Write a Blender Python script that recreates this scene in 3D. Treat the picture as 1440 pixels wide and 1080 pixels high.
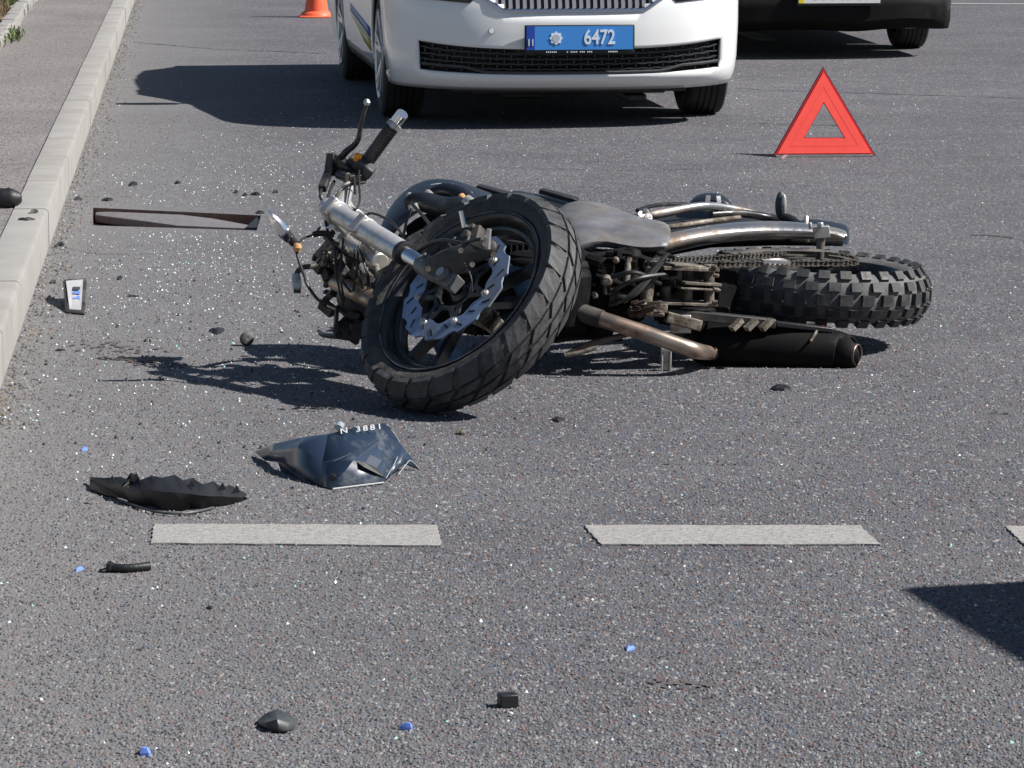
import bpy, bmesh, math, random
import numpy as np
from mathutils import Vector, Matrix

# ------------------------------------------------------------------ clear
for o in list(bpy.data.objects): bpy.data.objects.remove(o)
SC = bpy.context.scene
COL = SC.collection
random.seed(7)
R = math.radians

# ------------------------------------------------------------------ camera
F, TH = 5000.0, math.atan(780/5000)          # focal length in photo pixels (1440 wide), pitch
CH, CT, ST = math.cos(math.atan(780/5000))/.692, math.cos(TH), math.sin(TH)
cam_d = bpy.data.cameras.new('camera'); cam = bpy.data.objects.new('camera', cam_d); COL.objects.link(cam)
cam.location = (0, 0, CH); cam.rotation_euler = (math.pi/2-TH, 0, 0)
cam_d.sensor_width = 36; cam_d.lens = F/1440*36; cam_d.clip_end = 2000; cam_d.clip_start = .1
SC.camera = cam

# ------------------------------------------------------------------ light
SUN_AZ = (1.0, -.12)                         # horizontal direction towards the sun
SUN_EL = R(44)
w = bpy.data.worlds.new('World'); SC.world = w; w.use_nodes = True
nt = w.node_tree
sky = nt.nodes.new('ShaderNodeTexSky'); sky.sky_type = 'NISHITA'; sky.sun_disc = False
sky.sun_elevation = SUN_EL; sky.sun_rotation = math.atan2(SUN_AZ[0], SUN_AZ[1])
sky.air_density = 1.0; sky.dust_density = .6; sky.ozone_density = 1.5
bg = nt.nodes['Background']; bg.inputs['Strength'].default_value = .05
nt.links.new(sky.outputs[0], bg.inputs[0])
sd = bpy.data.lights.new('sun', 'SUN'); sun = bpy.data.objects.new('sun', sd); COL.objects.link(sun)
sd.energy = 5.0; sd.angle = R(.55); sd.color = (1, .965, .92)
tos = Vector((SUN_AZ[0], SUN_AZ[1], 0)).normalized()*math.cos(SUN_EL)+Vector((0, 0, math.sin(SUN_EL)))
sun.rotation_euler = tos.to_track_quat('Z', 'Y').to_euler()
vs = SC.view_settings
vs.view_transform = 'Standard'; vs.look = 'None'; vs.exposure = .62; vs.gamma = 1; vs.use_curve_mapping = False

# ------------------------------------------------------------------ helpers
def ray(px, py):
    x = (px-720)/F; y = -(py-540)/F
    return Vector((x, CT+y*ST, -ST+y*CT))
def P(px, py, Y):                             # world point at world depth Y
    r = ray(px, py); return Vector((0, 0, CH))+r*(Y/r.y)
def G(px, py, z=0.):                          # world point at height z
    r = ray(px, py); return Vector((0, 0, CH))+r*((z-CH)/r.z)

def tag(o, label=None, cat=None, group=None, kind=None):
    if label: o['label'] = label
    if cat: o['category'] = cat
    if group: o['group'] = group
    if kind: o['kind'] = kind
    return o
def empty(name, loc, rz=0):
    o = bpy.data.objects.new(name, None); COL.objects.link(o)
    o.location = loc; o.rotation_euler = (0, 0, rz); o.empty_display_size = .1
    return o

class MB:
    """collects geometry, builds one mesh object"""
    def __init__(s): s.v = []; s.f = []; s.m = []
    def add(s, vs_, fs_, mi=0):
        b = len(s.v); s.v += [tuple(v) for v in vs_]; s.f += [tuple(b+i for i in f) for f in fs_]; s.m += [mi]*len(fs_)
        return s
    def box(s, c, size, M=None, mi=0, taper=1.0):
        sx, sy, sz = [a/2 for a in size]; vs_ = []
        for z in (-sz, sz):
            t = taper if z > 0 else 1
            for x, y in ((-sx, -sy), (sx, -sy), (sx, sy), (-sx, sy)):
                p = Vector((x*t, y*t, z)); p = (M @ p) if M else p
                vs_.append(p+Vector(c))
        return s.add(vs_, [(3, 2, 1, 0), (4, 5, 6, 7), (0, 1, 5, 4), (1, 2, 6, 5), (2, 3, 7, 6), (3, 0, 4, 7)], mi)
    def bar(s, a, b, w_, h_, up=(0, 0, 1), mi=0):  # box between two points
        a, b = Vector(a), Vector(b); d = (b-a); L = d.length; d.normalize()
        sdv = d.cross(Vector(up)); sdv = sdv.normalized() if sdv.length > 1e-5 else d.orthogonal().normalized()
        u = sdv.cross(d); M = Matrix((d, sdv, u)).transposed()
        return s.box((a+b)/2, (L, w_, h_), M, mi)
    def tube(s, pts, r, n=10, mi=0, cap=True, smooth=0):
        pts = [Vector(p) for p in pts]
        rs = list(r) if hasattr(r, '__len__') else [r]*len(pts)
        if smooth:
            np_, nr = [], []
            for i in range(len(pts)-1):
                p0 = pts[max(i-1, 0)]; p1 = pts[i]; p2 = pts[i+1]; p3 = pts[min(i+2, len(pts)-1)]
                for k in range(smooth):
                    t = k/smooth
                    np_.append(.5*((2*p1)+(p2-p0)*t+(2*p0-5*p1+4*p2-p3)*t*t+(3*p1-p0-3*p2+p3)*t**3))
                    nr.append(rs[i]*(1-t)+rs[i+1]*t)
            np_.append(pts[-1]); nr.append(rs[-1]); pts, rs = np_, nr
        vs_, fs_ = [], []; pu = None
        for i, p in enumerate(pts):
            d = (pts[min(i+1, len(pts)-1)]-pts[max(i-1, 0)]).normalized()
            if pu is None: u = d.orthogonal().normalized()
            else:
                u = pu-d*pu.dot(d); u = u.normalized() if u.length > 1e-6 else d.orthogonal().normalized()
            pu = u; v = d.cross(u)
            for k in range(n):
                a = 2*math.pi*k/n; vs_.append(p+(u*math.cos(a)+v*math.sin(a))*rs[i])
        for i in range(len(pts)-1):
            for k in range(n):
                k2 = (k+1) % n; fs_.append((i*n+k, i*n+k2, (i+1)*n+k2, (i+1)*n+k))
        if cap:
            fs_.append(tuple(range(n-1, -1, -1))); fs_.append(tuple((len(pts)-1)*n+k for k in range(n)))
        return s.add(vs_, fs_, mi)
    def cyl(s, a, b, r, n=16, mi=0, r2=None): return s.tube([a, b], [r, r2 if r2 is not None else r], n, mi)
    def lathe(s, prof, c=(0, 0, 0), M=None, n=48, mi=0, closed=False):
        """prof list of (r,z), around local Z"""
        vs_, fs_ = [], []; m = len(prof)
        for k in range(n):
            a = 2*math.pi*k/n
            for r_, z in prof:
                p = Vector((r_*math.cos(a), r_*math.sin(a), z)); p = (M @ p) if M else p; vs_.append(p+Vector(c))
        for k in range(n):
            k2 = (k+1) % n
            for i in range(m if closed else m-1):
                j = (i+1) % m; fs_.append((k*m+i, k2*m+i, k2*m+j, k*m+j))
        return s.add(vs_, fs_, mi)
    def prism(s, poly, off, mi=0):            # polygon of 3d points extruded by a vector
        poly = [Vector(p) for p in poly]; off = Vector(off); n = len(poly)
        vs_ = poly+[p+off for p in poly]
        fs_ = [tuple(range(n-1, -1, -1)), tuple(range(n, 2*n))]+[(i, (i+1) % n, (i+1) % n+n, i+n) for i in range(n)]
        return s.add(vs_, fs_, mi)
    def grid(s, rows, mi=0, skip=None):
        m = len(rows[0]); vs_ = [p for r_ in rows for p in r_]; fs_ = []
        for i in range(len(rows)-1):
            for j in range(m-1):
                if skip and skip(i, j): continue
                fs_.append((i*m+j, i*m+j+1, (i+1)*m+j+1, (i+1)*m+j))
        return s.add(vs_, fs_, mi)
    def build(s, name, mats, parent=None, smooth=35, bevel=0, solid=0, sub=0, M=None, off=None, rec=True, weld=0):
        me = bpy.data.meshes.new(name)
        base = Vector(off) if off is not None else (Vector(parent['_b']) if (parent is not None and '_b' in parent) else Vector((0, 0, 0)))
        V_ = [Vector(v) for v in s.v]
        if M is not None: V_ = [M @ v for v in V_]
        me.from_pydata([tuple(v-base) for v in V_], [], s.f)
        for m_ in (mats if isinstance(mats, (list, tuple)) else [mats]): me.materials.append(m_)
        if any(s.m): me.polygons.foreach_set('material_index', s.m)
        me.validate(); 
        if rec:
            bm = bmesh.new(); bm.from_mesh(me)
            if weld: bmesh.ops.remove_doubles(bm, verts=bm.verts, dist=weld)
            bmesh.ops.recalc_face_normals(bm, faces=bm.faces); bm.to_mesh(me); bm.free()
        if smooth:
            me.polygons.foreach_set('use_smooth', [True]*len(me.polygons)); me.set_sharp_from_angle(angle=R(smooth))
        me.update()
        o = bpy.data.objects.new(name, me); COL.objects.link(o)
        if parent is not None: o.parent = parent
        if parent is not None and '_b' in parent and off is None: o['_b'] = tuple(base)
        if off is not None and parent is None: o.location = base; o['_b'] = tuple(base)
        if solid: md = o.modifiers.new('s', 'SOLIDIFY'); md.thickness = solid; md.offset = 0
        if bevel: md = o.modifiers.new('b', 'BEVEL'); md.width = bevel; md.segments = 2; md.limit_method = 'ANGLE'; md.angle_limit = R(40)
        if sub: md = o.modifiers.new('d', 'SUBSURF'); md.levels = sub; md.render_levels = sub
        return o
def root(name, loc):                          # thing root: an Empty at the base; children are built in world coordinates
    o = empty(name, loc); o['_b'] = tuple(loc); return o
def copy_tree(o, parent=None):
    c = o.copy(); COL.objects.link(c); c.parent = parent
    for ch in [x for x in bpy.data.objects if x.parent == o]: copy_tree(ch, c)
    return c

# ------------------------------------------------------------------ materials
def mat(name, col, rough=.5, metal=0, var=.0, vscale=20, bump=0, bscale=60, dirt=None, dirt_amt=.35, dscale=9, coat=0, spec=.5, trans=0, rvar=0):
    m = bpy.data.materials.new(name); m.use_nodes = True; n = m.node_tree.nodes; l = m.node_tree.links
    b = n['Principled BSDF']; b.inputs['Roughness'].default_value = rough; b.inputs['Metallic'].default_value = metal
    b.inputs['Specular IOR Level'].default_value = spec
    b.inputs['Coat Weight'].default_value = coat; b.inputs['Coat Roughness'].default_value = .04
    b.inputs['Transmission Weight'].default_value = trans
    tc = n.new('ShaderNodeTexCoord'); src = None
    c4 = (*col, 1)
    b.inputs['Base Color'].default_value = c4
    if var:
        nz = n.new('ShaderNodeTexNoise'); nz.inputs['Scale'].default_value = vscale; nz.inputs['Detail'].default_value = 5
        l.new(tc.outputs['Object'], nz.inputs['Vector'])
        mx = n.new('ShaderNodeMix'); mx.data_type = 'RGBA'
        mx.inputs[6].default_value = (*[c*(1-var) for c in col], 1); mx.inputs[7].default_value = (*[min(1, c*(1+var)) for c in col], 1)
        rp = n.new('ShaderNodeMapRange'); rp.inputs[1].default_value = .3; rp.inputs[2].default_value = .7
        l.new(nz.outputs['Fac'], rp.inputs[0]); l.new(rp.outputs[0], mx.inputs[0]); src = mx.outputs[2]
    if dirt:
        nz = n.new('ShaderNodeTexNoise'); nz.inputs['Scale'].default_value = dscale; nz.inputs['Detail'].default_value = 8; nz.inputs['Roughness'].default_value = .65
        l.new(tc.outputs['Object'], nz.inputs['Vector'])
        rp = n.new('ShaderNodeMapRange'); rp.inputs[1].default_value = .62-dirt_amt*.5; rp.inputs[2].default_value = .82-dirt_amt*.4
        l.new(nz.outputs['Fac'], rp.inputs[0])
        mx = n.new('ShaderNodeMix'); mx.data_type = 'RGBA'; mx.inputs[6].default_value = c4; mx.inputs[7].default_value = (*dirt, 1)
        if src: l.new(src, mx.inputs[6])
        l.new(rp.outputs[0], mx.inputs[0]); src = mx.outputs[2]
        mr = n.new('ShaderNodeMapRange'); mr.inputs[3].default_value = rough; mr.inputs[4].default_value = min(.9, rough+.4)
        l.new(rp.outputs[0], mr.inputs[0]); l.new(mr.outputs[0], b.inputs['Roughness'])
    if src: l.new(src, b.inputs['Base Color'])
    if bump:
        nz = n.new('ShaderNodeTexNoise'); nz.inputs['Scale'].default_value = bscale; nz.inputs['Detail'].default_value = 4
        l.new(tc.outputs['Object'], nz.inputs['Vector'])
        bp = n.new('ShaderNodeBump'); bp.inputs['Strength'].default_value = bump; bp.inputs['Distance'].default_value = .01
        l.new(nz.outputs['Fac'], bp.inputs['Height']); l.new(bp.outputs[0], b.inputs['Normal'])
    return m

def asphalt_mat(name, base=(.112, .111, .119), crackle=True, scale=165):
    m = bpy.data.materials.new(name); m.use_nodes = True; n = m.node_tree.nodes; l = m.node_tree.links
    b = n['Principled BSDF']; b.inputs['Roughness'].default_value = .85; b.inputs['Specular IOR Level'].default_value = .25
    tc = n.new('ShaderNodeTexCoord')
    def mixc(f, a, c, blend='MIX'):
        x = n.new('ShaderNodeMix'); x.data_type = 'RGBA'; x.blend_type = blend
        for s_, v in ((0, f), (6, a), (7, c)):
            if isinstance(v, (int, float)): x.inputs[s_].default_value = v
            elif isinstance(v, tuple): x.inputs[s_].default_value = (*v, 1)
            else: l.new(v, x.inputs[s_])
        return x.outputs[2]
    def rng(v, a, b_, c=0, d=1):
        x = n.new('ShaderNodeMapRange'); l.new(v, x.inputs[0])
        for i, q in enumerate((a, b_, c, d)): x.inputs[i+1].default_value = q
        return x.outputs[0]
    mp = n.new('ShaderNodeMapping'); mp.inputs['Scale'].default_value = (1, .42, 1); l.new(tc.outputs['Object'], mp.inputs[0])
    vo = n.new('ShaderNodeTexVoronoi'); vo.inputs['Scale'].default_value = scale; l.new(mp.outputs[0], vo.inputs['Vector'])
    sep = n.new('ShaderNodeSeparateColor'); l.new(vo.outputs['Color'], sep.inputs[0])
    # stones: brightness and slight tint by cell
    c1 = mixc(rng(sep.outputs[0], 0, 1), tuple(c*.74 for c in base), tuple(c*1.26 for c in base))
    c2 = mixc(rng(sep.outputs[1], .86, .9), c1, (.13, .088, .08))
    c3 = mixc(rng(sep.outputs[2], .86, .9), c2, (.085, .10, .13))
    c4 = mixc(rng(sep.outputs[0], .955, .965), c3, (.30, .30, .29))
    c5 = mixc(rng(sep.outputs[1], .0, .06, 1, 0), c4, (.03, .03, .033))
    # large scale wear
    nz = n.new('ShaderNodeTexNoise'); nz.inputs['Scale'].default_value = 1.1; nz.inputs['Detail'].default_value = 4; l.new(tc.outputs['Object'], nz.inputs['Vector'])
    c6 = mixc(rng(nz.outputs['Fac'], .35, .65), c5, (.80, .80, .82), 'MULTIPLY')
    # dust near the kerb
    sx = n.new('ShaderNodeSeparateXYZ'); l.new(tc.outputs['Object'], sx.inputs[0])
    kx = n.new('ShaderNodeMath'); kx.operation = 'MULTIPLY_ADD'; l.new(sx.outputs['Y'], kx.inputs[0]); kx.inputs[1].default_value = .0895; l.new(sx.outputs['X'], kx.inputs[2])
    n2 = n.new('ShaderNodeTexNoise'); n2.inputs['Scale'].default_value = 6; n2.inputs['Detail'].default_value = 6; l.new(tc.outputs['Object'], n2.inputs['Vector'])
    kd = n.new('ShaderNodeMath'); kd.operation = 'MULTIPLY_ADD'; l.new(n2.outputs['Fac'], kd.inputs[0]); kd.inputs[1].default_value = .7; l.new(kx.outputs[0], kd.inputs[2])
    c7 = mixc(rng(kd.outputs[0], -.25, .9, .75, 0), c6, (.195, .188, .182)) if crackle else c6
    c8 = mixc(rng(n2.outputs['Fac'], .5, .8, 0, .25), c7, (.20, .185, .175))
    l.new(c8, b.inputs['Base Color'])
    bp = n.new('ShaderNodeBump'); bp.inputs['Strength'].default_value = .55; bp.inputs['Distance'].default_value = .003
    l.new(rng(vo.outputs['Distance'], 0, .7, 1, 0), bp.inputs['Height']); l.new(bp.outputs[0], b.inputs['Normal'])
    return m

M_ = {}
M_['asphalt'] = asphalt_mat('asphalt')
M_['path'] = asphalt_mat('path_asphalt', (.235, .215, .20), False, 200)
M_['stone_l'] = mat('pale_stone', (.23, .225, .225), .8)
M_['stone_d'] = mat('dark_stone', (.055, .055, .06), .7)
M_['stone_m'] = mat('grey_stone', (.14, .137, .14), .8)
M_['stone_r'] = mat('reddish_stone', (.15, .10, .095), .8)
M_['stone_b'] = mat('bluish_stone', (.09, .11, .14), .8)
M_['kerb'] = mat('kerb_concrete', (.275, .265, .25), .85, var=.08, vscale=5, bump=.4, bscale=220, dirt=(.235, .215, .19), dirt_amt=.28, dscale=3.5)
M_['paint'] = mat('road_paint', (.34, .325, .305), .7, var=.1, vscale=60, bump=.3, bscale=250, dirt=(.15, .148, .15), dirt_amt=.36, dscale=120)
M_['crack'] = mat('crack_tar', (.035, .035, .035), .8)
M_['earth'] = mat('earth', (.12, .09, .06), .95, var=.4, vscale=30)
M_['rust'] = mat('drain_rust', (.15, .105, .088), .85, var=.4, vscale=30, dirt=(.14, .075, .055), dirt_amt=.4)
M_['slab'] = mat('drain_slab', (.15, .14, .142), .75, var=.15, vscale=40, bump=.3)
M_['grass'] = mat('grass_blade', (.09, .13, .035), .7, var=.4, vscale=5)
M_['drygrass'] = mat('dry_grass_blade', (.26, .17, .09), .8, var=.3, vscale=5)
M_['white'] = mat('white_car_paint', (.80, .80, .79), .3, coat=.8, var=.02, vscale=3, dirt=(.70, .68, .64), dirt_amt=.10, dscale=4)
M_['darkpaint'] = mat('dark_car_paint', (.006, .007, .01), .35, coat=.4)
M_['blackplastic'] = mat('black_plastic', (.012, .012, .013), .5, var=.2, bump=.15, bscale=200)
M_['greyplastic'] = mat('grey_plastic', (.05, .052, .056), .5, var=.15)
M_['dullplastic'] = mat('dull_black_plastic', (.022, .021, .021), .55, var=.3, dirt=(.11, .095, .08), dirt_amt=.3)
M_['chrome'] = mat('chrome', (.75, .76, .78), .14, 1)
M_['glass'] = mat('dark_glass', (.015, .018, .02), .05, coat=1)
M_['tyre_car'] = mat('car_tyre_rubber', (.018, .018, .019), .75, var=.2, dirt=(.05, .047, .043), dirt_amt=.3)
M_['tyre'] = mat('tyre_rubber', (.022, .021, .021), .62, var=.3, vscale=30, bump=.3, bscale=150, dirt=(.085, .077, .07), dirt_amt=.36, dscale=16)
M_['tread'] = mat('tread_rubber', (.036, .037, .039), .6, var=.25, vscale=40, bump=.1, bscale=120, dirt=(.085, .084, .085), dirt_amt=.33, dscale=22)
M_['alloy'] = mat('alloy', (.68, .68, .69), .3, .4, dirt=(.2, .18, .16), dirt_amt=.25)
M_['soot'] = mat('sooty_matt_black', (.0035, .0035, .004), .65, var=.3, dirt=(.010, .008, .007), dirt_amt=.25, dscale=20, spec=.15)  # near-black base colour stands in for deep shade on engine and underside
M_['treaddark'] = mat('knob_rubber', (.026, .028, .030), .55, var=.25, vscale=40, bump=.08, bscale=120, dirt=(.075, .07, .064), dirt_amt=.3, dscale=22)
M_['tyredust'] = mat('dusty_tyre_rubber', (.10, .098, .096), .75, var=.3, vscale=30, bump=.1, bscale=150)
M_['blackmetal'] = mat('black_metal', (.015, .015, .017), .35, .3, var=.3, dirt=(.07, .06, .05), dirt_amt=.3, dscale=20, coat=.3)
M_['rim'] = mat('black_rim_paint', (.008, .009, .012), .3, .2, var=.2, dirt=(.05, .045, .043), dirt_amt=.2, dscale=14, coat=.25)
M_['forksteel'] = mat('scuffed_fork_aluminium', (.66, .645, .63), .3, .6, var=.12, dirt=(.36, .31, .27), dirt_amt=.3, dscale=14, bump=.1)
M_['disc'] = mat('brake_disc_steel', (.29, .37, .50), .36, .6, var=.15, vscale=40, dirt=(.16, .16, .18), dirt_amt=.3)
M_['alu'] = mat('bare_aluminium', (.55, .54, .53), .34, .7, var=.15, dirt=(.36, .31, .26), dirt_amt=.36, dscale=26, bump=.1)
M_['framealu'] = mat('grey_frame_aluminium', (.21, .21, .22), .45, .5, var=.3, vscale=14, dirt=(.12, .105, .095), dirt_amt=.42, dscale=10, bump=.25, bscale=20)
M_['dirtalu'] = mat('dirty_aluminium', (.25, .225, .19), .6, .4, var=.3, dirt=(.09, .07, .05), dirt_amt=.5, dscale=22, bump=.4)
M_['pipe'] = mat('heat_tinted_steel', (.40, .32, .26), .3, .8, var=.2, vscale=16, dirt=(.16, .09, .06), dirt_amt=.35, dscale=14)
M_['dullpipe'] = mat('sooty_steel', (.14, .105, .085), .45, .6, var=.3, dirt=(.05, .035, .03), dirt_amt=.4)
M_['chain'] = mat('oily_chain_steel', (.22, .20, .18), .45, .7, var=.3, dirt=(.05, .04, .03), dirt_amt=.45, dscale=40)
M_['blueblack'] = mat('blue_black_gloss_paint', (.008, .010, .016), .42, coat=.15, dirt=(.05, .052, .055), dirt_amt=.08, dscale=9)
M_['fairing'] = mat('navy_fairing_paint', (.020, .034, .062), .32, coat=.5, dirt=(.16, .17, .18), dirt_amt=.18, dscale=11)
M_['fairing_in'] = mat('fairing_inside', (.02, .02, .022), .6)
M_['scratch'] = mat('bare_scratch', (.42, .44, .43), .5)  # pale colour for strips that stand in for highlights
M_['decal'] = mat('white_decal', (.8, .8, .8), .5)
M_['palegrey'] = mat('pale_grey_plastic', (.42, .42, .43), .4, var=.1)
M_['slat'] = mat('dull_chrome_slat', (.30, .30, .31), .35, .5)
M_['grillemesh'] = mat('grille_mesh_plastic', (.028, .03, .032), .45)
M_['lip'] = mat('worn_rim_lip', (.22, .22, .23), .35, .6, dirt=(.03, .03, .03), dirt_amt=.5, dscale=12)  # lighter than the rim, for the highlight along its lip
M_['armalu'] = mat('scuffed_swingarm_alloy', (.42, .42, .43), .3, .85, var=.15, vscale=9, dirt=(.22, .17, .13), dirt_amt=.4, dscale=9, bump=.1)
M_['redseam'] = mat('reflector_seam', (.75, .08, .06), .4)
M_['stain2'] = mat('faint_stain', (.095, .075, .075), .8)
M_['faintscratch'] = mat('faint_scratch', (.11, .125, .14), .4)
M_['orange'] = mat('amber_plastic', (.75, .28, .01), .3)
M_['amberlens'] = mat('indicator_lens', (.55, .30, .14), .2)
M_['clear'] = mat('clear_lens', (.45, .52, .56), .1, trans=.4)
M_['cable'] = mat('cable_rubber', (.015, .015, .015), .5)
M_['seat'] = mat('seat_vinyl', (.014, .014, .015), .55, bump=.2)
M_['cone'] = mat('orange_cone_rubber', (.85, .13, .05), .5, var=.1, dirt=(.5, .15, .1), dirt_amt=.2)
M_['red'] = mat('red_reflector', (.92, .09, .065), .35, var=.05, spec=.6)
M_['plateblue'] = mat('plate_blue', (.06, .28, .72), .35)
M_['platedark'] = mat('plate_strip_blue', (.02, .07, .38), .35)
M_['platetext'] = mat('plate_lettering', (.82, .88, .92), .4)
M_['emblem'] = mat('plate_emblem', (.50, .55, .62), .4)
M_['platewhite'] = mat('plate_white', (.75, .75, .73), .4)
M_['plateyellow'] = mat('plate_yellow', (.80, .62, .04), .4)
M_['black'] = mat('black_lettering', (.012, .012, .012), .5)
M_['sticker'] = mat('yellow_green_livery', (.42, .38, .06), .4)
M_['stickerb'] = mat('blue_livery', (.03, .10, .35), .4)
M_['shard_w'] = mat('clear_glass_shard', (.80, .85, .85), .08, spec=1)
M_['shard_g'] = mat('green_glass_shard', (.35, .62, .55), .08, spec=1)
M_['blueplastic'] = mat('blue_plastic', (.16, .27, .70), .35, coat=.5, var=.2)
M_['redlamp'] = mat('red_lamp_lens', (.45, .02, .02), .2, coat=.5)
M_['stain'] = mat('oil_stain', (.075, .055, .048), .7)
M_['van'] = mat('van_paint', (.10, .12, .16), .3, coat=.7)

# ================================================================== SETTING
def flat(name, pts, m, z=0., kind='structure', parent=None):
    mb = MB(); mb.add([(p[0], p[1], z) for p in pts], [tuple(range(len(pts)))])
    o = mb.build(name, m, parent, smooth=0)
    if kind: tag(o, kind=kind)
    return o
def kx(y): return -1.325-.0883*(y-9.093)      # foot of the kerb
flat('ground', [(-400, -60), (400, -60), (400, 900), (-400, 900)], M_['earth'], -.25)
# road with the opening of the drain
Y0, Y1 = -15, 140
road = MB()
H = [G(131, 292), G(367, 303), G(361, 324), G(129, 317)]
O = [Vector((kx(Y1), Y1, 0)), Vector((45, Y1, 0)), Vector((45, Y0, 0)), Vector((kx(Y0), Y0, 0))]
road.add(O+H, [(0, 4, 5, 1), (1, 5, 6, 2), (2, 6, 7, 3), (3, 7, 4, 0)])
road_o = tag(road.build('road', M_['asphalt'], smooth=0), kind='structure')
for q in road_o.data.polygons:
    if q.normal.z < 0: q.flip()
# dashes of the broken line (painted, 4 mm above)
for (a, b, c, d) in (((217, 736), (615, 738), (621, 767), (213, 763)), ((821, 738), (1209, 738), (1238, 765), (845, 765)), ((1414, 739), (1802, 739), (1840, 766), (1441, 766))):
    pts = []
    for (p, q) in ((a, b), (b, c), (c, d), (d, a)):
        for k in range(14):
            t = k/14; g = G(p[0]+(q[0]-p[0])*t, p[1]+(q[1]-p[1])*t, .004)
            pts.append(g+Vector((random.uniform(-.002, .002), random.uniform(-.004, .004), 0)))
    o = MB().prism(pts, (0, 0, -.003)).build('road_dash', M_['paint'], road_o, smooth=0)
# far painted line beyond the cars
for a, b, wd in ((G(1030, 40), G(1082, 57), .07), (G(1240, 5), G(1750, 8), .08), (G(1040, 41), G(900, 0), .07)):
    d = (b-a).normalized(); s_ = Vector((-d.y, d.x, 0))*wd
    pts = [a+s_, b+s_, b-s_, a-s_]
    MB().prism([p+Vector((0, 0, .004)) for p in pts], (0, 0, -.003)).build('road_line', M_['paint'], road_o, smooth=0)
# cracks and joints in the asphalt
def crack(pts, wd):
    mb = MB(); L, Rr = [], []
    P_ = []
    for i in range(len(pts)-1):
        a, b = G(*pts[i]), G(*pts[i+1]); n_ = max(2, int((b-a).length/.05))
        for k in range(n_): P_.append(a+(b-a)*k/n_+Vector((random.uniform(-.008, .008), random.uniform(-.02, .02), 0)))
    for i, p in enumerate(P_):
        ww = wd*random.uniform(.3, 1); L.append((p.x, p.y+ww, .003)); Rr.append((p.x, p.y-ww, .003))
    mb.grid([L, Rr]); mb.build('crack', M_['crack'], road_o, smooth=0)
crack([(192, 60), (300, 69), (470, 76)], .018)
crack([(1365, 331), (1400, 333), (1445, 336)], .012)
crack([(1035, 124), (1100, 128), (1500, 140)], .014)
crack([(1060, 174), (1130, 177), (1220, 176)], .012)  # thin dark line running past the warning triangle, drawn like the others
crack([(110, 356), (240, 359)], .004)
crack([(700, 236), (860, 240), (1010, 238)], .006)
crack([(930, 652), (1010, 655), (1100, 652)], .0025)
crack([(480, 880), (560, 884), (600, 892)], .002)
crack([(-20, 840), (80, 854)], .002)
crack([(1285, 512), (1330, 535)], .004)
crack([(1395, 580), (1450, 585)], .005)
# oily stains
def stain(cx, cy, w_, h_, n_, col, name='stain'):
    mb = MB()
    for i in range(n_):
        px = random.gauss(cx, w_/2.2); py = random.gauss(cy+(px-cx)*.07, h_/2.2); g = G(px, py, .0025); r_ = random.uniform(.002, .007)
        k = random.randint(5, 7)
        mb.add([(g.x+r_*math.cos(6.283*j/k)*random.uniform(.7, 1.8), g.y+r_*2*math.sin(6.283*j/k)*random.uniform(.6, 1.4), g.z+i*2e-6) for j in range(k)], [tuple(range(k))])
    o = mb.build(name, col, road_o, smooth=0, rec=False)
    for q in o.data.polygons:
        if q.normal.z < 0: q.flip()
    tag(o, kind='stuff')
stain(205, 506, 66, 6, 130, M_['stain']); stain(170, 490, 70, 11, 60, M_['stain2']); stain(950, 960, 60, 5, 20, M_['stain2'])
# drain pit
drain = root('storm_drain', (H[0]+H[2])/2)
tag(drain, 'sunken rectangular storm drain with rusty walls and a skewed grey slab in it', 'drain')
drain['_b'] = tuple((H[0]+H[2])/2)
Hb = [h_+Vector((0, 0, -.055)) for h_ in H]
wl = MB()
for i in range(4):
    j = (i+1) % 4; wl.add([H[i]-Vector((0, 0, .001)), H[j]-Vector((0, 0, .001)), Hb[j], Hb[i]], [(0, 1, 2, 3)])
wl.add(Hb, [(0, 1, 2, 3)]); wl.build('pit', M_['rust'], drain, smooth=0)
sl = [G(134, 294, -.012), G(205, 296, -.012), G(300, 307, -.010), G(349, 316, -.009), G(350, 321, -.008), G(250, 317, -.012), G(190, 309, -.015), G(134, 302, -.02)]
MB().prism(sl, (0, 0, -.03)).build('slab', M_['slab'], drain, smooth=0, bevel=.004)
bl = [G(362, 304, -.005), G(367, 320, -.005), G(345, 320, -.005)]
MB().prism(bl, (0, 0, -.03)).build('broken_corner', M_['blackplastic'], drain, smooth=0)
# kerb of one-metre stones
kerb = MB(); kerb.box((kx(60)-.0, 60, -.1), (.02, .02, .02)); kerb_o = tag(kerb.build('kerb', M_['kerb'], smooth=0), kind='structure')
KH = .135; dirk = Vector((-.0883, 1, 0)).normalized(); sk = Vector((-dirk.y, dirk.x, 0))
kj = 12.22                                    # a joint seen in the photo
for i in range(-16, 60):
    y = kj+i*.996
    a = Vector((kx(y), y, 0)); jo = random.uniform(-.0015, .0015); hz = KH+random.uniform(-.0012, .0012)
    b = a+dirk*.9935; mb = MB(); bv = .014
    prof = [(0, -.1), (0, hz-bv), (.005, hz-bv*.35), (bv, hz), (.117, hz), (.12, hz-.004), (.12, -.1)]
    v0 = [a+sk*(p[0]+jo)+Vector((0, 0, p[1])) for p in prof]
    mb.prism(v0, b-a); mb.build('kerb_stone', M_['kerb'], kerb_o, smooth=30)
flat('kerb_bed', [(kx(Y0)-.006, Y0), (kx(Y0)-.12, Y0), (kx(Y1)-.12, Y1), (kx(Y1)-.006, Y1)], M_['earth'], KH-.012)
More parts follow.
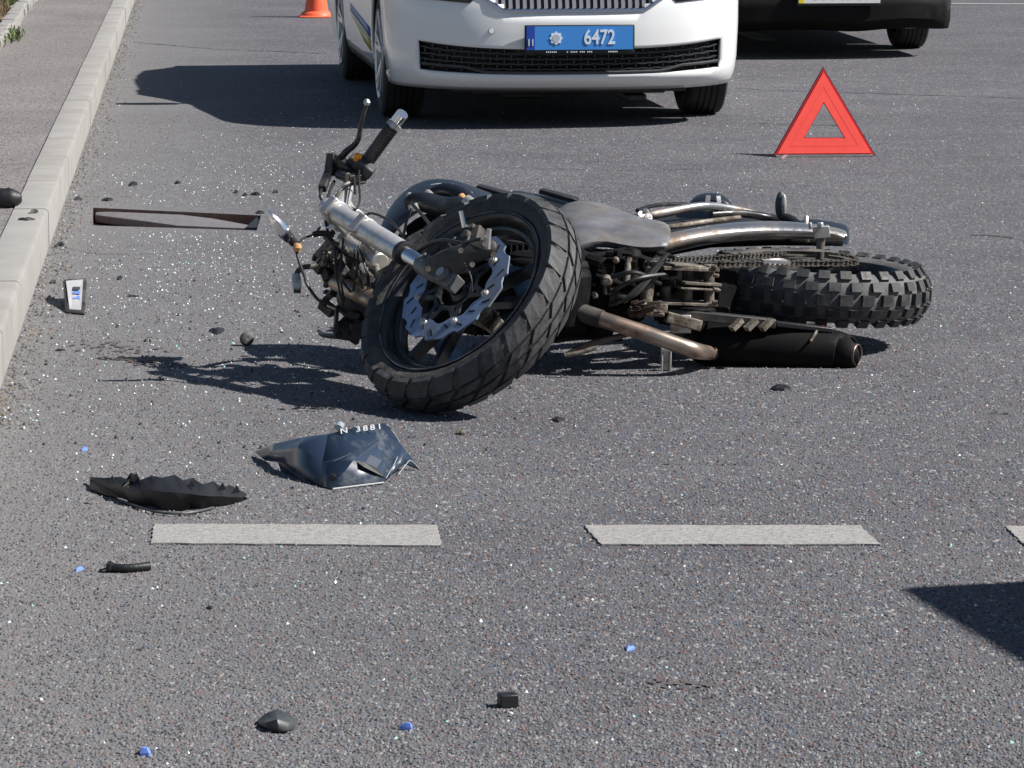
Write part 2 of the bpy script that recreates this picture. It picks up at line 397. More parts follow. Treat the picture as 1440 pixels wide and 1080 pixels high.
# footpath
fp = [(kx(Y0)-.122, Y0), (kx(Y0)-60, Y0), (kx(Y1)-60, Y1), (kx(Y1)-.122, Y1)]
MBp = MB().prism([(p[0], p[1], -.1) for p in fp], (0, 0, KH+.093)); tag(MBp.build('footpath', M_['path'], smooth=0), kind='structure')
PZ = KH-.007
# verge: border stones and grass at the top left corner
va, vb_ = G(-6, 68, PZ), G(52, -4, PZ); vd = (vb_-va).normalized(); vn = Vector((-vd.y, vd.x, 0))
vs0 = va-vd*1.5; ve = vb_+vd*14
vg = [vs0+vn*.1, ve+vn*.1, ve+vn*14, vs0+vn*14]
MB().prism([Vector((p.x, p.y, PZ-.03)) for p in vg], (0, 0, .05)).build('verge_soil', M_['earth'], smooth=0)
tag(bpy.data.objects['verge_soil'], kind='structure')
vk = MB().box((vs0.x, vs0.y, -.02), (.02, .02, .02)).build('verge_edging', M_['kerb'], smooth=0); tag(vk, kind='structure')
L = (ve-vs0).length; s_ = 0
while s_ < L:
    ln = random.uniform(.18, .3); c = vs0+vd*(s_+ln/2)+vn*(.03+random.uniform(-.015, .015)); an = math.atan2(vd.y, vd.x)+random.uniform(-.08, .08)
    MB().box((c.x, c.y, PZ+.02), (ln*.93, random.uniform(.09, .12), .07+random.uniform(-.01, .015)), Matrix.Rotation(an, 3, 'Z'), taper=.9).build('edging_stone', M_['kerb'], vk, bevel=.01)
    s_ += ln
gr = MB()
for i in range(9000):
    t = random.random()**1.0*7.5; u_ = abs(random.gauss(0, .35))+.05 if random.random() < .7 else random.uniform(0, 2)
    c = vs0+vd*t*1.3+vn*(u_+.06); hgt = random.uniform(.03, .11); a = random.uniform(0, 6.28); wd = .004
    lean = Vector((random.uniform(-.05, .05), random.uniform(-.05, .05), 0)); z0 = PZ+.018
    p0 = Vector((c.x-wd*math.cos(a), c.y-wd*math.sin(a), z0)); p1 = Vector((c.x+wd*math.cos(a), c.y+wd*math.sin(a), z0))
    dry = 1 if math.sin(t*2.1)+random.uniform(-.8, .8) > .0 else 0
    gr.add([p0, p1, Vector((c.x, c.y, z0+hgt))+lean], [(0, 1, 2)], dry)
for k in range(260):                           # the green tuft on the edge
    c = G(random.gauss(10, 9), random.gauss(52, 5), PZ); a = random.uniform(0, 6.28); r_ = random.uniform(.01, .025)
    gr.add([c, c+Vector((r_*math.cos(a), r_*math.sin(a), random.uniform(.01, .05))), c+Vector((r_*math.cos(a+.8), r_*math.sin(a+.8), random.uniform(.02, .06)))], [(0, 1, 2)], 0)
tag(gr.build('grass', [M_['grass'], M_['drygrass']], smooth=0, rec=False), 'green and dried grass on the verge behind the edging stones', 'grass', kind='stuff')

# ---- loose chips: the coarse stones standing proud of the asphalt (denser close to the camera)
def chips(name, n_, seed, gen, size, mats, probs, kind_label):
    rg = np.random.default_rng(seed)
    X, Y = gen(rg, n_); n_ = len(X)
    sz = rg.uniform(size[0], size[1], n_); a = rg.uniform(0, 6.28, n_)
    hh = sz*rg.uniform(.35, .75, n_)
    vv = np.zeros((n_, 6, 3)); 
    for k in range(5):
        rr = sz*rg.uniform(.7, 1.1, n_)*.5; an = a+k*6.283/5
        vv[:, k, 0] = X+rr*np.cos(an); vv[:, k, 1] = Y+rr*np.sin(an)*1.2; vv[:, k, 2] = hh*rg.uniform(-.15, .35, n_)
    vv[:, 5, 0] = X+sz*rg.uniform(-.15, .15, n_); vv[:, 5, 1] = Y+sz*rg.uniform(-.15, .15, n_); vv[:, 5, 2] = hh
    base = (np.arange(n_)*6)[:, None, None]
    ff = (np.array([[k, (k+1) % 5, 5] for k in range(5)])[None]+base).reshape(-1, 3)
    me = bpy.data.meshes.new(name); nv = n_*6; nf = n_*5
    me.vertices.add(nv); me.vertices.foreach_set('co', vv.reshape(-1))
    me.loops.add(nf*3); me.loops.foreach_set('vertex_index', ff.reshape(-1).astype(np.int32))
    me.polygons.add(nf); me.polygons.foreach_set('loop_start', np.arange(0, nf*3, 3, dtype=np.int32))
    me.polygons.foreach_set('loop_total', np.full(nf, 3, dtype=np.int32))
    for m in mats: me.materials.append(m)
    me.polygons.foreach_set('material_index', np.repeat(rg.choice(len(mats), n_, p=probs), 5).astype(np.int32))
    me.update(calc_edges=True)
    o = bpy.data.objects.new(name, me); COL.objects.link(o); tag(o, kind_label, {'glass_fragments': 'glass', 'plastic_crumbs': 'crumbs', 'gutter_grit': 'grit'}.get(name, 'gravel'), kind='stuff'); return o
def gen_road(rg, n_):
    # camera distance density ~ falls off smoothly
    Y = 5.0+13*rg.random(n_)**2.0
    X = (rg.random(n_)*2-1)*(.16*Y+.15)
    ok = (X > -1.325-.0883*(Y-9.093)+.01)
    hx = (X > -1.62) & (X < -.9) & (Y > 12.4) & (Y < 13.6)
    ok &= ~hx
    return X[ok], Y[ok]
chips('road_chips', 150000, 3, gen_road, (.0038, .008), [M_['stone_m'], M_['stone_l'], M_['stone_d'], M_['stone_r'], M_['stone_b']], [.55, .09, .20, .08, .08], 'coarse stone chips standing out of the worn grey asphalt')
def gen_glass(rg, n_):
    a = int(n_*.6); b = n_-a
    Y = np.concatenate([rg.normal(12.0, 2.3, a), 5.2+16*rg.random(b)**1.5]); 
    X = np.concatenate([rg.normal(-1.05, .38, a), (rg.random(b)*2-1)*2.4])
    ok = (X > -1.325-.0883*(Y-9.093)+.02) & (Y > 5) & ~((X > -1.62) & (X < -.9) & (Y > 12.7) & (Y < 13.6))
    return X[ok], Y[ok]
chips('glass_fragments', 2700, 11, gen_glass, (.003, .0085), [M_['shard_w'], M_['shard_g']], [.78, .22], 'tiny glittering fragments of broken glass strewn over the asphalt')

def gen_deb(rg, n_):
    X = rg.normal(-.55, .55, n_); Y = rg.normal(9.6, 1.3, n_); ok = (X > -1.325-.0883*(Y-9.093)+.02) & (Y > 7.3) & (Y < 12.6)
    return X[ok], Y[ok]
chips('plastic_crumbs', 300, 21, gen_deb, (.005, .014), [M_['blackplastic'], M_['dullplastic']], [.7, .3], 'small dark plastic crumbs scattered round the front of the motorcycle')
def gen_gut(rg, n_):
    Y = 8.5+24*rg.random(n_)**1.4; X = -1.325-.0883*(Y-9.093)+.006+np.abs(rg.normal(0, .045, n_)); return X, Y
chips('gutter_grit', 2600, 31, gen_gut, (.005, .014), [M_['stone_m'], M_['stone_d'], M_['earth'], M_['stone_l']], [.35, .2, .3, .15], 'grit and dirt gathered in the gutter along the foot of the kerb')
# ================================================================== CARS
def text_mesh(body, size, name, m, parent, M, depth=.0015, sx=1.0):
    cu = bpy.data.curves.new(name, 'FONT'); cu.body = body; cu.size = size; cu.extrude = depth; cu.align_x = 'CENTER'; cu.align_y = 'CENTER'
    cu.offset = size*.012
    t = bpy.data.objects.new(name, cu); COL.objects.link(t)
    dg = bpy.context.evaluated_depsgraph_get(); me = bpy.data.meshes.new_from_object(t.evaluated_get(dg)); bpy.data.objects.remove(t)
    me.transform(Matrix.Diagonal((sx, 1, 1, 1))); me.transform(M); me.materials.clear(); me.materials.append(m)
    o = bpy.data.objects.new(name, me); COL.objects.link(o); o.parent = parent; return o

W2, LN, YC, PX = .875, 4.80, .60, 2.9
def outl(x):                                   # front outline: distance back from the nose at lateral |x|
    t = min(1, abs(x)/W2)
    return YC*(1-(max(0, 1-t**PX))**(1/PX))
XS = [0, .06, .12, .18, .24, .30, .34, .38, .44, .50, .56, .61, .66, .70, .74, .77, .80, .825, .845, .858, .867, .872, .875]
def ztop(y):
    return np.interp(y, [0, .15, .5, 1.0, 1.4, 2.2, 3.4, 4.2, 4.8], [.68, .73, .78, .85, .92, .97, .99, .98, .92])
def belt_stations():
    st = [(x, outl(x), 'f') for x in XS]
    for y in np.arange(.66, 4.30, .045): st.append((W2, float(y), 's'))
    for x in XS[::-1]:
        st.append((x, LN-outl(x)*.75, 'r'))
    return st
def car_surface(z, x, y, tp):
    """inset point of the body side at height z"""
    fz = [.18, .21, .25, .30, .38, .50, .60, .68, .74]
    ny = [.14, .065, .02, .004, 0, .0, .012, .04, .09]      # front set back by height
    sz = [.18, .24, .32, .5, .7, .85, 1.0]
    sx = [.045, .02, .008, 0, 0, .012, .05]
    k = 1-np.interp(z, sz, sx)/W2
    wgt = max(0, 1-(y/YC)) if tp == 'f' else (max(0, 1-((LN-y)/(YC*.75))) if tp == 'r' else 0)
    dy = np.interp(z, fz, ny)
    return Vector((x*k, y+(dy*wgt if tp == 'f' else -dy*wgt), z))
def rowz(r, x, y, tp):
    """height of row r; rows follow the openings of the front bumper"""
    e = min(1, max(0, (abs(x)/.80)))**3
    rows = [.185+.012*e, .205+.015*e, .232+.022*e, .262+.028*e, .30+.03*e, .345+.045*e, .385+.05*e, .40+.05*e, .45+.03*e, .51+.02*e, .565+.004*e, .60, .64, .67, None]
    z = rows[r]
    if z is None: return float(ztop(y))
    if tp != 'f' or y > .3:
        zt = float(ztop(y)); zz = z if z < .4 else .4+(z-.4)*(zt-.4)/(.70-.4)
        t = min(1, max(0, (y-.3)/.4)) if tp == 'f' else 1
        z = z*(1-t)+zz*t
    return z
def make_car(name, paint, mirror_front=True, rear=False):
    rt = root(name, (0, 0, 0)); st = belt_stations(); NR = 15
    WH = [.90, .90+2.686]; RW = .316
    # ---- body shell
    body = MB()
    for sgn in (1, -1):
        rows = []
        for r in range(NR):
            row = []
            for (x, y, tp) in st:
                z = rowz(r, x, y, tp); p = car_surface(z, x, y, tp); row.append([p.x*sgn, p.y, p.z])
            rows.append(row)
        # wheel arches: find quads inside, push their border onto the circle
        RA = RW+.045
        def inside(p):
            return abs(p[0]) > .6 and any(math.hypot(p[1]-wy, p[2]-.30) < RA for wy in WH)
        cut = set()
        for i in range(NR-1):
            for j in range(len(st)-1):
                q = [rows[i][j], rows[i][j+1], rows[i+1][j+1], rows[i+1][j]]
                c = [sum(a[k] for a in q)/4 for k in range(3)]
                if inside(c): cut.add((i, j))
        for i in range(NR):
            for j in range(len(st)):
                adj = [(a, b) for a in (i-1, i) for b in (j-1, j) if 0 <= a < NR-1 and 0 <= b < len(st)-1]
                ins = [q in cut for q in adj]
                if any(ins) and not all(ins):
                    p = rows[i][j]; wy = min(WH, key=lambda w_: abs(p[1]-w_)); d = math.hypot(p[1]-wy, p[2]-.30)
                    if d > 1e-4 and i > 0: p[1] = wy+(p[1]-wy)/d*RA; p[2] = .30+(p[2]-.30)/d*RA
        def skip(i, j):
            if (i, j) in cut: return True
            x, y, tp = st[j]
            if tp == 'f' and 3 <= i < 6 and x < .73 and not rear: return True
            if tp == 'f' and 10 <= i < 13 and x < .34+(i-10)*.035 and not rear: return True
            return False
        body.grid([[tuple(p) for p in r] for r in rows], skip=skip)
        # bonnet and deck between the two sides
        top = []
        for (x, y, tp) in st:
            zt = float(ztop(y)); p = car_surface(zt, x, y, tp)
            top.append([(p.x*sgn*t, p.y, zt+.055*(1-t*t)*min(1, abs(p.x)/.6)*(1 if tp != 'r' else .4)) for t in (1, .97, .9, .8, .65, .45, .2, 0)])
        body.grid(top)
    bo = body.build('body', paint, rt, smooth=40, weld=.0015); bo.modifiers.new('s', 'SOLIDIFY').thickness = .012; bo.modifiers['s'].offset = 0
    # ---- dark underbody / wheel housings / backing of the openings
    ub = MB(); ub.box((0, LN/2, .30), (1.28, LN-.5, .2)); ub.box((0, .48, .42), (1.25, .40, .34)); ub.box((0, 2.2, .45), (1.5, 1.4, .5))
    ub.box((0, .40, .19), (1.15, .40, .05)); ub.box((0, .25, .172), (.95, .10, .03)); ub.box((.34, .5, .13), (.10, .5, .04)); ub.box((-.2, .6, .14), (.2, .4, .04))
    ub.build('underbody', M_['blackplastic'], rt, bevel=.01)
    for wy in WH:
        for sx_ in (1, -1):
            hs = MB(); M3 = Matrix.Rotation(math.pi/2, 3, 'Y')
            hs.lathe([(RW+.04, -.045), (RW+.04, .26), (.05, .26)], (sx_*.80 if sx_ > 0 else -.80, wy, .30), M3 if sx_ < 0 else Matrix.Rotation(-math.pi/2, 3, 'Y'), n=32)
            hs.f = [f for f in hs.f if min(hs.v[i][2] for i in f) > .27]; hs.m = [0]*len(hs.f)
            hs.build('wheel_housing', M_['blackplastic'], rt)
    # ---- wheels
    tyre = MB(); prof = [(.215, .085), (.235, .098), (.27, .104), (.297, .098), (.310, .088), (.316, .07)]
    for gz in (.045, 0.015, -.015, -.045): prof += [(.316, gz+.006), (.309, gz+.004), (.309, gz-.004), (.316, gz-.006)]
    prof += [(.316, -.07), (.310, -.088), (.297, -.1), (.27, -.108), (.235, -.1), (.215, -.085)]
    tyre.lathe(prof, n=64)
    rim = MB(); rim.lathe([(.224, .092), (.222, .108), (.208, .100), (.205, .0), (.20, -.08)], n=48)
    for k in range(5):
        for dd in (-.16, .16):
            a = k*2*math.pi/5+dd; b = k*2*math.pi/5+dd*.55
            p0 = Vector((math.cos(b)*.05, math.sin(b)*.05, .082)); p1 = Vector((math.cos(a)*.21, math.sin(a)*.21, .098))
            rim.bar(p0, p1, .024, .02)
    rim.lathe([(.0, .082), (.035, .082), (.05, .07), (.055, .04), (.0, .04)], n=24)
    back = MB(); back.lathe([(0, .02), (.15, .02), (.15, .0), (.205, -.01)], n=32)
    first = None
    for wy in WH:
        for sx_ in (1, -1):
            st_a = R(0)
            Mw = Matrix.Translation((sx_*.765, wy, RW)) @ Matrix.Rotation(sx_*math.pi/2, 4, 'Y')
            ro = rim.build('wheel', M_['alloy'], rt, M=Mw); 
            tyre.build('tyre', M_['tyre_car'], ro, M=Mw, smooth=30); back.build('brake', M_['blackmetal'], ro, M=Mw)
    # ---- cabin
    cab = MB(); prs = [(1.30, .90, .80), (1.5, .98, .79), (1.95, 1.24, .70), (2.35, 1.40, .62), (2.6, 1.455, .60), (3.1, 1.465, .60), (3.7, 1.45, .60), (4.15, 1.40, .60), (4.5, 1.15, .66), (4.68, .99, .70)]
    rows = []
    for y, z, hw in prs:
        zb = float(ztop(y))-.01; rows.append([(-.86, y, zb), (-.84+.02*(z-zb > .1), y, zb+.25*(z-zb)), (-hw-.06 if z-zb > .1 else -hw, y, zb+.75*(z-zb)), (-hw, y, z-.02), (-hw*.5, y, z+.01), (0, y, z+.02), (hw*.5, y, z+.01), (hw, y, z-.02), (hw+.06 if z-zb > .1 else hw, y, zb+.75*(z-zb)), (.84-.02*(z-zb > .1), y, zb+.25*(z-zb)), (.86, y, zb)])
    cab.grid(rows); cb = cab.build('roof', paint, rt, smooth=50)
    ws = MB(); ws.grid([[(-.70, 1.50, 1.03), (-.35, 1.49, 1.045), (0, 1.48, 1.05), (.35, 1.49, 1.045), (.70, 1.50, 1.03)], [(-.60, 2.1, 1.375), (-.3, 2.08, 1.40), (0, 2.07, 1.41), (.3, 2.08, 1.40), (.60, 2.1, 1.375)]])
    ws.build('windscreen', M_['glass'], rt, solid=.01)
    for sx_ in (1, -1):
        for y0, y1 in ((1.95, 2.6), (2.68, 3.45)):
            sg = MB(); sg.grid([[(sx_*.835, y0-.05, 1.06), (sx_*.835, y1+.02, 1.07)], [(sx_*.70, y0+.25, 1.34), (sx_*.70, y1-.02, 1.345)]]); sg.build('side_window', M_['glass'], rt, solid=.01)
        mm = MB(); mm.box((sx_*.99, 1.62, 1.02), (.2, .13, .15)); mm.bar((sx_*.84, 1.62, .98), (sx_*.93, 1.62, .99), .06, .04); mm.build('door_mirror', paint, rt, bevel=.03)
        for a in (.55, .60): pass
    return rt

def surf(z, x):                                # point on the front bumper at (x, z) in car coordinates
    return car_surface(z, abs(x), outl(x), 'f')
def place(rt, loc, rz):
    rt.location = loc; rt.rotation_euler = (0, 0, rz)

car = make_car('police_car', M_['white'])
tag(car, 'white police car facing the camera with blue number plate 6472', 'car')
# honeycomb of the lower grille
hg = MB(); zt_ = lambda x: .385+.05*min(1, abs(x)/.8)**3; zb_ = lambda x: .262+.028*min(1, abs(x)/.8)**3
def gp(x, v, dd=.03):
    z = zb_(x)+(zt_(x)-zb_(x))*v; p = surf(z, x); return Vector((x, p.y+dd, z))
nx = 44
for r in range(6):
    v = r/5
    for i in range(nx):
        x0 = -.74+1.48*i/nx; x1 = -.74+1.48*(i+1)/nx; up_ = (i+r) % 2
        zz = [.0, .09]
        a = gp(x0, min(1, max(0, v+(.02 if up_ else -.02)))); b = gp(x1, min(1, max(0, v+(-.02 if up_ else .02))))
        if i % 2 == r % 2:
            hg.bar(a, b, .02, .0065)
        else:
            a2 = gp(x0, min(1, max(0, v+(.02 if up_ else -.02)))); hg.bar(a2, b, .02, .0065)
for r in range(5):
    for i in range(nx):
        if (i+r) % 2 == 0:
            x0 = -.74+1.48*i/nx; hg.bar(gp(x0, r/5+.02), gp(x0, (r+1)/5-.02), .02, .0065, up=(1, 0, 0))
hg.build('lower_grille', M_['grillemesh'], car, smooth=0)
bk = MB(); bk.grid([[gp(x, v, .06) for x in np.linspace(-.78, .78, 24)] for v in (-.2, .5, 1.2)]); bk.build('grille_backing', M_['blackplastic'], car)
# slim blade along the bottom of the lower grille
bd = MB(); bd.tube([surf(zb_(x)+.012+(.02 if abs(x) > .5 else 0), x)+Vector((x-surf(.3, x).x if False else 0, -.0, 0)) for x in np.linspace(-.72, -.0, 12)]+[surf(zb_(x)+.012+(.02 if abs(x) > .5 else 0), x) for x in np.linspace(.06, .72, 12)], .008, 6)
for i, v in enumerate(bd.v): pass
# mirror the negative side (surf works on |x|)
pts = []
for x in np.linspace(-.73, .73, 40):
    z = zb_(x)+.010+.022*min(1, max(0, (abs(x)-.45)/.08)); p = surf(z, x); pts.append((math.copysign(p.x, x), p.y+.004, z))
MB().tube(pts, .007, 6).build('grille_blade', M_['greyplastic'], car)
# upper radiator grille: chrome surround, dark box, upright slats
ug = MB(); fr = []
for x in np.linspace(-.52, .52, 41):
    ax = abs(x); z = .57 if ax < .34 else .57+(ax-.34)*.62
    p = surf(z, x); fr.append((math.copysign(p.x, x), p.y-.004, z))
MB().tube(fr, .011, 8).build('grille_surround', M_['chrome'], car)
gb = MB(); gb.grid([[(math.copysign(surf(z, x).x, x), surf(z, x).y+.022, z) for x in np.linspace(-.46, .46, 24)] for z in (.54, .6, .70)]); gb.build('grille_box', M_['blackplastic'], car)
for i in range(-13, 14):
    x = i*.034; z0 = .575 if abs(x) < .34 else .575+(abs(x)-.34)*.62
    a = surf(z0, x); b = surf(.69, x)
    MB().bar((math.copysign(a.x, x), a.y+.012, z0), (math.copysign(b.x, x), b.y+.012, .69), .0045, .018, up=(1, 0, 0)).build('grille_slat', M_['slat'], car, smooth=0)
# parking sensors
for x in (-.40,):
    p = surf(.475, x); MB().cyl((math.copysign(p.x, x), p.y-.009, .475), (math.copysign(p.x, x), p.y+.01, .475), .013, 16).build('parking_sensor', M_['white'], car)
    MB().lathe([(.0135, 0), (.0145, .001), (.0155, 0)], (math.copysign(p.x, x), p.y-.008, .475), Matrix.Rotation(math.pi/2, 3, 'X'), n=20).build('sensor_ring', M_['greyplastic'], car)
# panel seam of the bumper and towing-eye cover
for sx_ in (-1, 1):
    MB().tube([(math.copysign(surf(z, x).x, sx_), surf(z, x).y-.0005, z) for x, z in ((.50, .598), (.60, .602), (.70, .606), (.80, .61), (.86, .60))], .0022, 6, smooth=3).build('bumper_seam', M_['blackplastic'], car)
sq = [(.52, .475), (.58, .477), (.58, .525), (.52, .523), (.52, .475)]
MB().tube([(surf(z, x).x, surf(z, x).y+.0004, z) for x, z in sq], .0014, 6).build('tow_cover_seam', M_['greyplastic'], car)
# headlights
for sx_ in (-1, 1):
    rows = []
    for z in (.60, .64, .69):
        rows.append([(sx_*(q := surf(z, x)).x, q.y-.006, z+(x-.45)*.09) for x in np.linspace(.46+(.0 if z > .61 else .04), .84, 10)])
    hl = MB().grid(rows).build('headlight', M_['glass'], car, solid=.01)
# number plate
def plate(parent, x, y, z, text, fm, blue=True, name='number_plate', flip=False):
    s_ = -1 if flip else 1                      # front: faces -y ; rear: faces +y
    base = MB().box((x, y, z), (.532, .014, .136)).build('plate_frame', M_['blackplastic'], parent, bevel=.004)
    MB().box((x, y-.009*s_, z+.006), (.515, .004, .112)).build('plate', M_['plateblue'] if blue else M_['platewhite'], base, bevel=.0)
    Mt = Matrix.Translation((x, y-.0125*s_, z+.006)) @ Matrix.Rotation(math.pi/2, 4, 'X')
    if flip: Mt = Matrix.Translation((x, y-.0125*s_, z+.006)) @ Matrix.Rotation(math.pi, 4, 'Z') @ Matrix.Rotation(math.pi/2, 4, 'X')
    return base, Mt
fy = surf(.43, 0).y-.022
pb, Mt = plate(car, .02, fy, .435, '', None)
MB().box((.02-.2375, fy-.0115, .441), (.040, .002, .112)).build('country_strip', M_['platedark'], pb)
text_mesh('6472', .098, 'plate_number', M_['platetext'], pb, Mt @ Matrix.Translation((.095, .0, 0)), sx=.78)
text_mesh('11', .045, 'region_number', M_['platetext'], pb, Mt @ Matrix.Translation((-.237, -.022, .001)), sx=.8)
st_ = []
for k in range(16):
    a = 2*math.pi*k/16; r_ = .033 if k % 2 == 0 else .025; st_.append(Mt @ Vector((-.115+r_*math.cos(a), r_*math.sin(a), 0)))
MB().prism(st_, (0, -.0015, 0)).build('star_badge', M_['platetext'], pb, smooth=0)
st_ = [Mt @ Vector((-.115+.019*math.cos(k*.52), .019*math.sin(k*.52), .0016)) for k in range(12)]
MB().prism(st_, (0, -.001, 0)).build('badge_centre', M_['emblem'], pb, smooth=0)
for x0, n_, d_ in ((-.16, 6, .009), (-.06, 14, .009), (.14, 6, .008)):
    lt = MB()
    for i in range(n_):
        if n_ == 14 and i in (1, 6, 10): continue
        lt.box((.02+x0+i*d_, fy-.0085, .3745), (.005, .003, .006))
    lt.build('frame_lettering', M_['platetext'], pb, smooth=0)
# livery band along the side
for sx_ in (-1, 1):
    for (y0, y1, z0, z1, m) in ((1.35, 3.1, .30, .36, 'sticker'), (1.35, 3.1, .37, .42, 'stickerb')):
        rows = [[(sx_*(car_surface(z, W2, y, 's').x+.008), y, z+(y-1.35)*.05) for y in np.linspace(y0, y1, 10)] for z in (z0, z1)]
        MB().grid(rows).build('livery_band', M_[m], car, solid=.002)
    MB().grid([[(sx_*(car_surface(z, W2, y, 's').x+.004), y, z) for y in np.linspace(1.27, 3.2, 12)] for z in (.19, .225, .26)]).build('sill_trim', M_['greyplastic'], car, solid=.006)
# roof: light bar and aerials
MB().cyl((-.3, 3.9, 1.42), (-.3, 4.0, 1.70), .006, 8).build('aerial', M_['blackplastic'], car)
MB().cyl((-.55, 2.7, 1.40), (-.56, 2.7, 1.62), .006, 8).build('aerial', M_['blackplastic'], car)
# screw a little yaw on the nose: the car points slightly to the right
place(car, G(808, 182), R(6.8))

# ---- second car behind: its rear end
car2 = make_car('dark_car', M_['darkpaint'], rear=True)
tag(car2, 'dark car standing behind the warning triangle with white number plate', 'car')
# rear bumper plastics: valance, plate, reflectors, exhaust
rv = MB()
rows = []
for z in (.19, .25, .33, .40):
    rows.append([(x*.98, LN-outl(abs(x))*.75+.012-(.05 if z < .2 else 0), z+.01*math.sin(x*9)) for x in np.linspace(-.86, .86, 30)])
rv.grid(rows); rv.build('rear_bumper_skirt', M_['soot'], car2, solid=.02)
pb2, Mt2 = plate(car2, -.08, LN+.035, .405, '', None, blue=False, flip=True)
text_mesh('BC 6955 CT', .088, 'plate_number', M_['black'], pb2, Mt2 @ Matrix.Translation((.02, .003, 0)), sx=.80)
MB().box((-.08+.24, LN+.035+.0115, .411), (.034, .002, .112)).build('country_strip', M_['plateyellow'], pb2)
for sx_ in (-1, 1):
    MB().box((sx_*.62, LN-.14, .30), (.14, .03, .035)).build('rear_reflector', M_['redlamp'], car2, bevel=.006)
    MB().box((sx_*.70, LN-.2, .78), (.26, .08, .16)).build('tail_lamp', M_['redlamp'], car2, bevel=.02)
place(car2, G(1160, 84)-Matrix.Rotation(math.pi+R(5), 3, 'Z') @ Vector((0, LN, 0)), math.pi+R(5))

# ---- unseen van added right of the frame: its roof corner throws the road shadow
van = root('parked_van', (0, 0, 0)); tag(van, 'grey box van parked to the right of the motorcycle, throwing a cornered shadow', 'van')
vb = MB(); vb.box((0, 0, 1.02), (1.75, 4.6, 1.66)); vb.build('body', M_['van'], van, bevel=.03)
vc = MB(); vc.box((0, -2.9, .75), (1.65, 1.3, 1.1)); vc.build('cab', M_['van'], van, bevel=.12)
for sx_ in (-1, 1):
    MB().grid([[(sx_*.832, -3.4, .85), (sx_*.832, -2.5, .85)], [(sx_*.832, -3.2, 1.2), (sx_*.832, -2.5, 1.2)]]).build('side_window', M_['glass'], van, solid=.008)
    for yy in (-2.8, 1.5):
        Mw = Matrix.Translation((sx_*.78, yy, .31)) @ Matrix.Rotation(sx_*math.pi/2, 4, 'Y')
        o = MB().lathe([(0, .06), (.19, .075), (.2, .085), (.21, .09)], n=32).build('wheel', M_['alloy'], van, M=Mw)
        MB().lathe([(.2, .09), (.29, .1), (.31, .07), (.31, -.07), (.29, -.1), (.2, -.09)], n=32).build('tyre', M_['tyre_car'], o, M=Mw)
HV = 1.85; sh = Vector((SUN_AZ[0], SUN_AZ[1], 0)).normalized()*HV/math.tan(SUN_EL)
tipc = G(1246, 826)+sh; van_a = R(-16)
Rv = Matrix.Rotation(math.pi+R(13.5), 3, 'Z')
# the corner (-.875 after turning, far end) of the roof stands at tipc
cl = Rv @ Vector((.875, -2.3, 0)); place(van, Vector((tipc.x-cl.x, tipc.y-cl.y, 0)), math.pi+R(13.5))
bpy.data.objects.remove(next(o for o in bpy.data.objects if o.parent == van and o.name.startswith('cab')))
vc = MB(); vc.box((0, 2.9, .75), (1.65, 1.25, 1.1)); vc.build('cab', M_['van'], van, bevel=.12)

# ================================================================== CONE AND TRIANGLE
cb = G(445, 24); cone = root('traffic_cone', cb); tag(cone, 'orange traffic cone standing left of the white police car', 'traffic cone')
MB().lathe([(.0, .012), (.125, .012), (.118, .03), (.105, .04), (.08, .055), (.075, .075)], cb, n=40).build('base', M_['cone'], cone)
MB().lathe([(.145, 0), (.150, .006), (.135, .014), (.10, .02), (.0, .02)], cb, n=40).build('skirt', M_['cone'], cone)
MB().lathe([(.094, .03), (.088, .08), (.024, .48), (.018, .49), (.0, .49)], cb, n=40).build('cone_body', M_['cone'], cone)
MB().lathe([(.0608, .24), (.0468, .34)], cb+Vector((0, 0, 0)), n=40).build('white_band', M_['decal'], cone)

t0 = G(1091, 221); tri = root('warning_triangle', t0+Vector((.24, 0, 0))); tag(tri, 'red reflective warning triangle standing on the asphalt right of the cars', 'warning triangle')
TS = .43; bz = .012
def tp(x, z): return t0+Vector((x, z*.30+x*.06, bz+z*.97))
def ringtri(a, b, name, m, y):                  # triangular ring between two inset distances
    def cor(i): return [(i*1.732, i), (TS-i*1.732, i), (TS/2, TS*.866-2*i)]
    A, B = cor(a), cor(b); mb = MB()
    for i in range(3):
        j = (i+1) % 3; q = [A[i], A[j], B[j], B[i]]
        mb.prism([tp(*p)+Vector((0, y, 0)) for p in q], (0, .010, 0))
    return mb.build(name, m, tri, smooth=0)
ringtri(.004, .070, 'reflector', M_['red'], -.004)
ringtri(-.005, .004, 'outer_rim', M_['redlamp'], .0)
ringtri(.070, .073, 'inner_rim', M_['redlamp'], .0)
ringtri(.036, .0375, 'reflector_seam', M_['redseam'], -.0046)
ringtri(-.008, -.005, 'back_frame', M_['blackplastic'], .004)
for s_ in (-1, 1):
    MB().bar(tp(TS/2+s_*.17, -.004), tp(TS/2+s_*.17, -.004)+Vector((s_*.03, s_*.11, -.006)), .012, .006).build('leg', M_['alu'], tri)
MB().bar(tp(.0, -.006), tp(TS, -.006), .02, .008).build('foot_rail', M_['alu'], tri)

# ================================================================== MOTORCYCLE
bike = root('motorcycle', (.3, 9.5, 0)); tag(bike, 'wrecked dark motorcycle lying on its right side in the middle of the road', 'motorcycle')
n_ = Vector((-.57, -.50, .655)).normalized()    # front axle, towards the bike's left side
f_ = Vector((.511, -.837, -.195)); f_ = (f_-n_*f_.dot(n_)).normalized()   # down the fork
C_ = P(661, 424, 8.82)
def frameM(c, ax, ref):
    z = Vector(ax).normalized(); x = (Vector(ref)-z*Vector(ref).dot(z)).normalized(); y = z.cross(x)
    M4 = Matrix((x, y, z)).transposed().to_4x4(); M4.translation = c; return M4
MF = frameM(C_, n_, f_)                         # local x down the fork, z = left

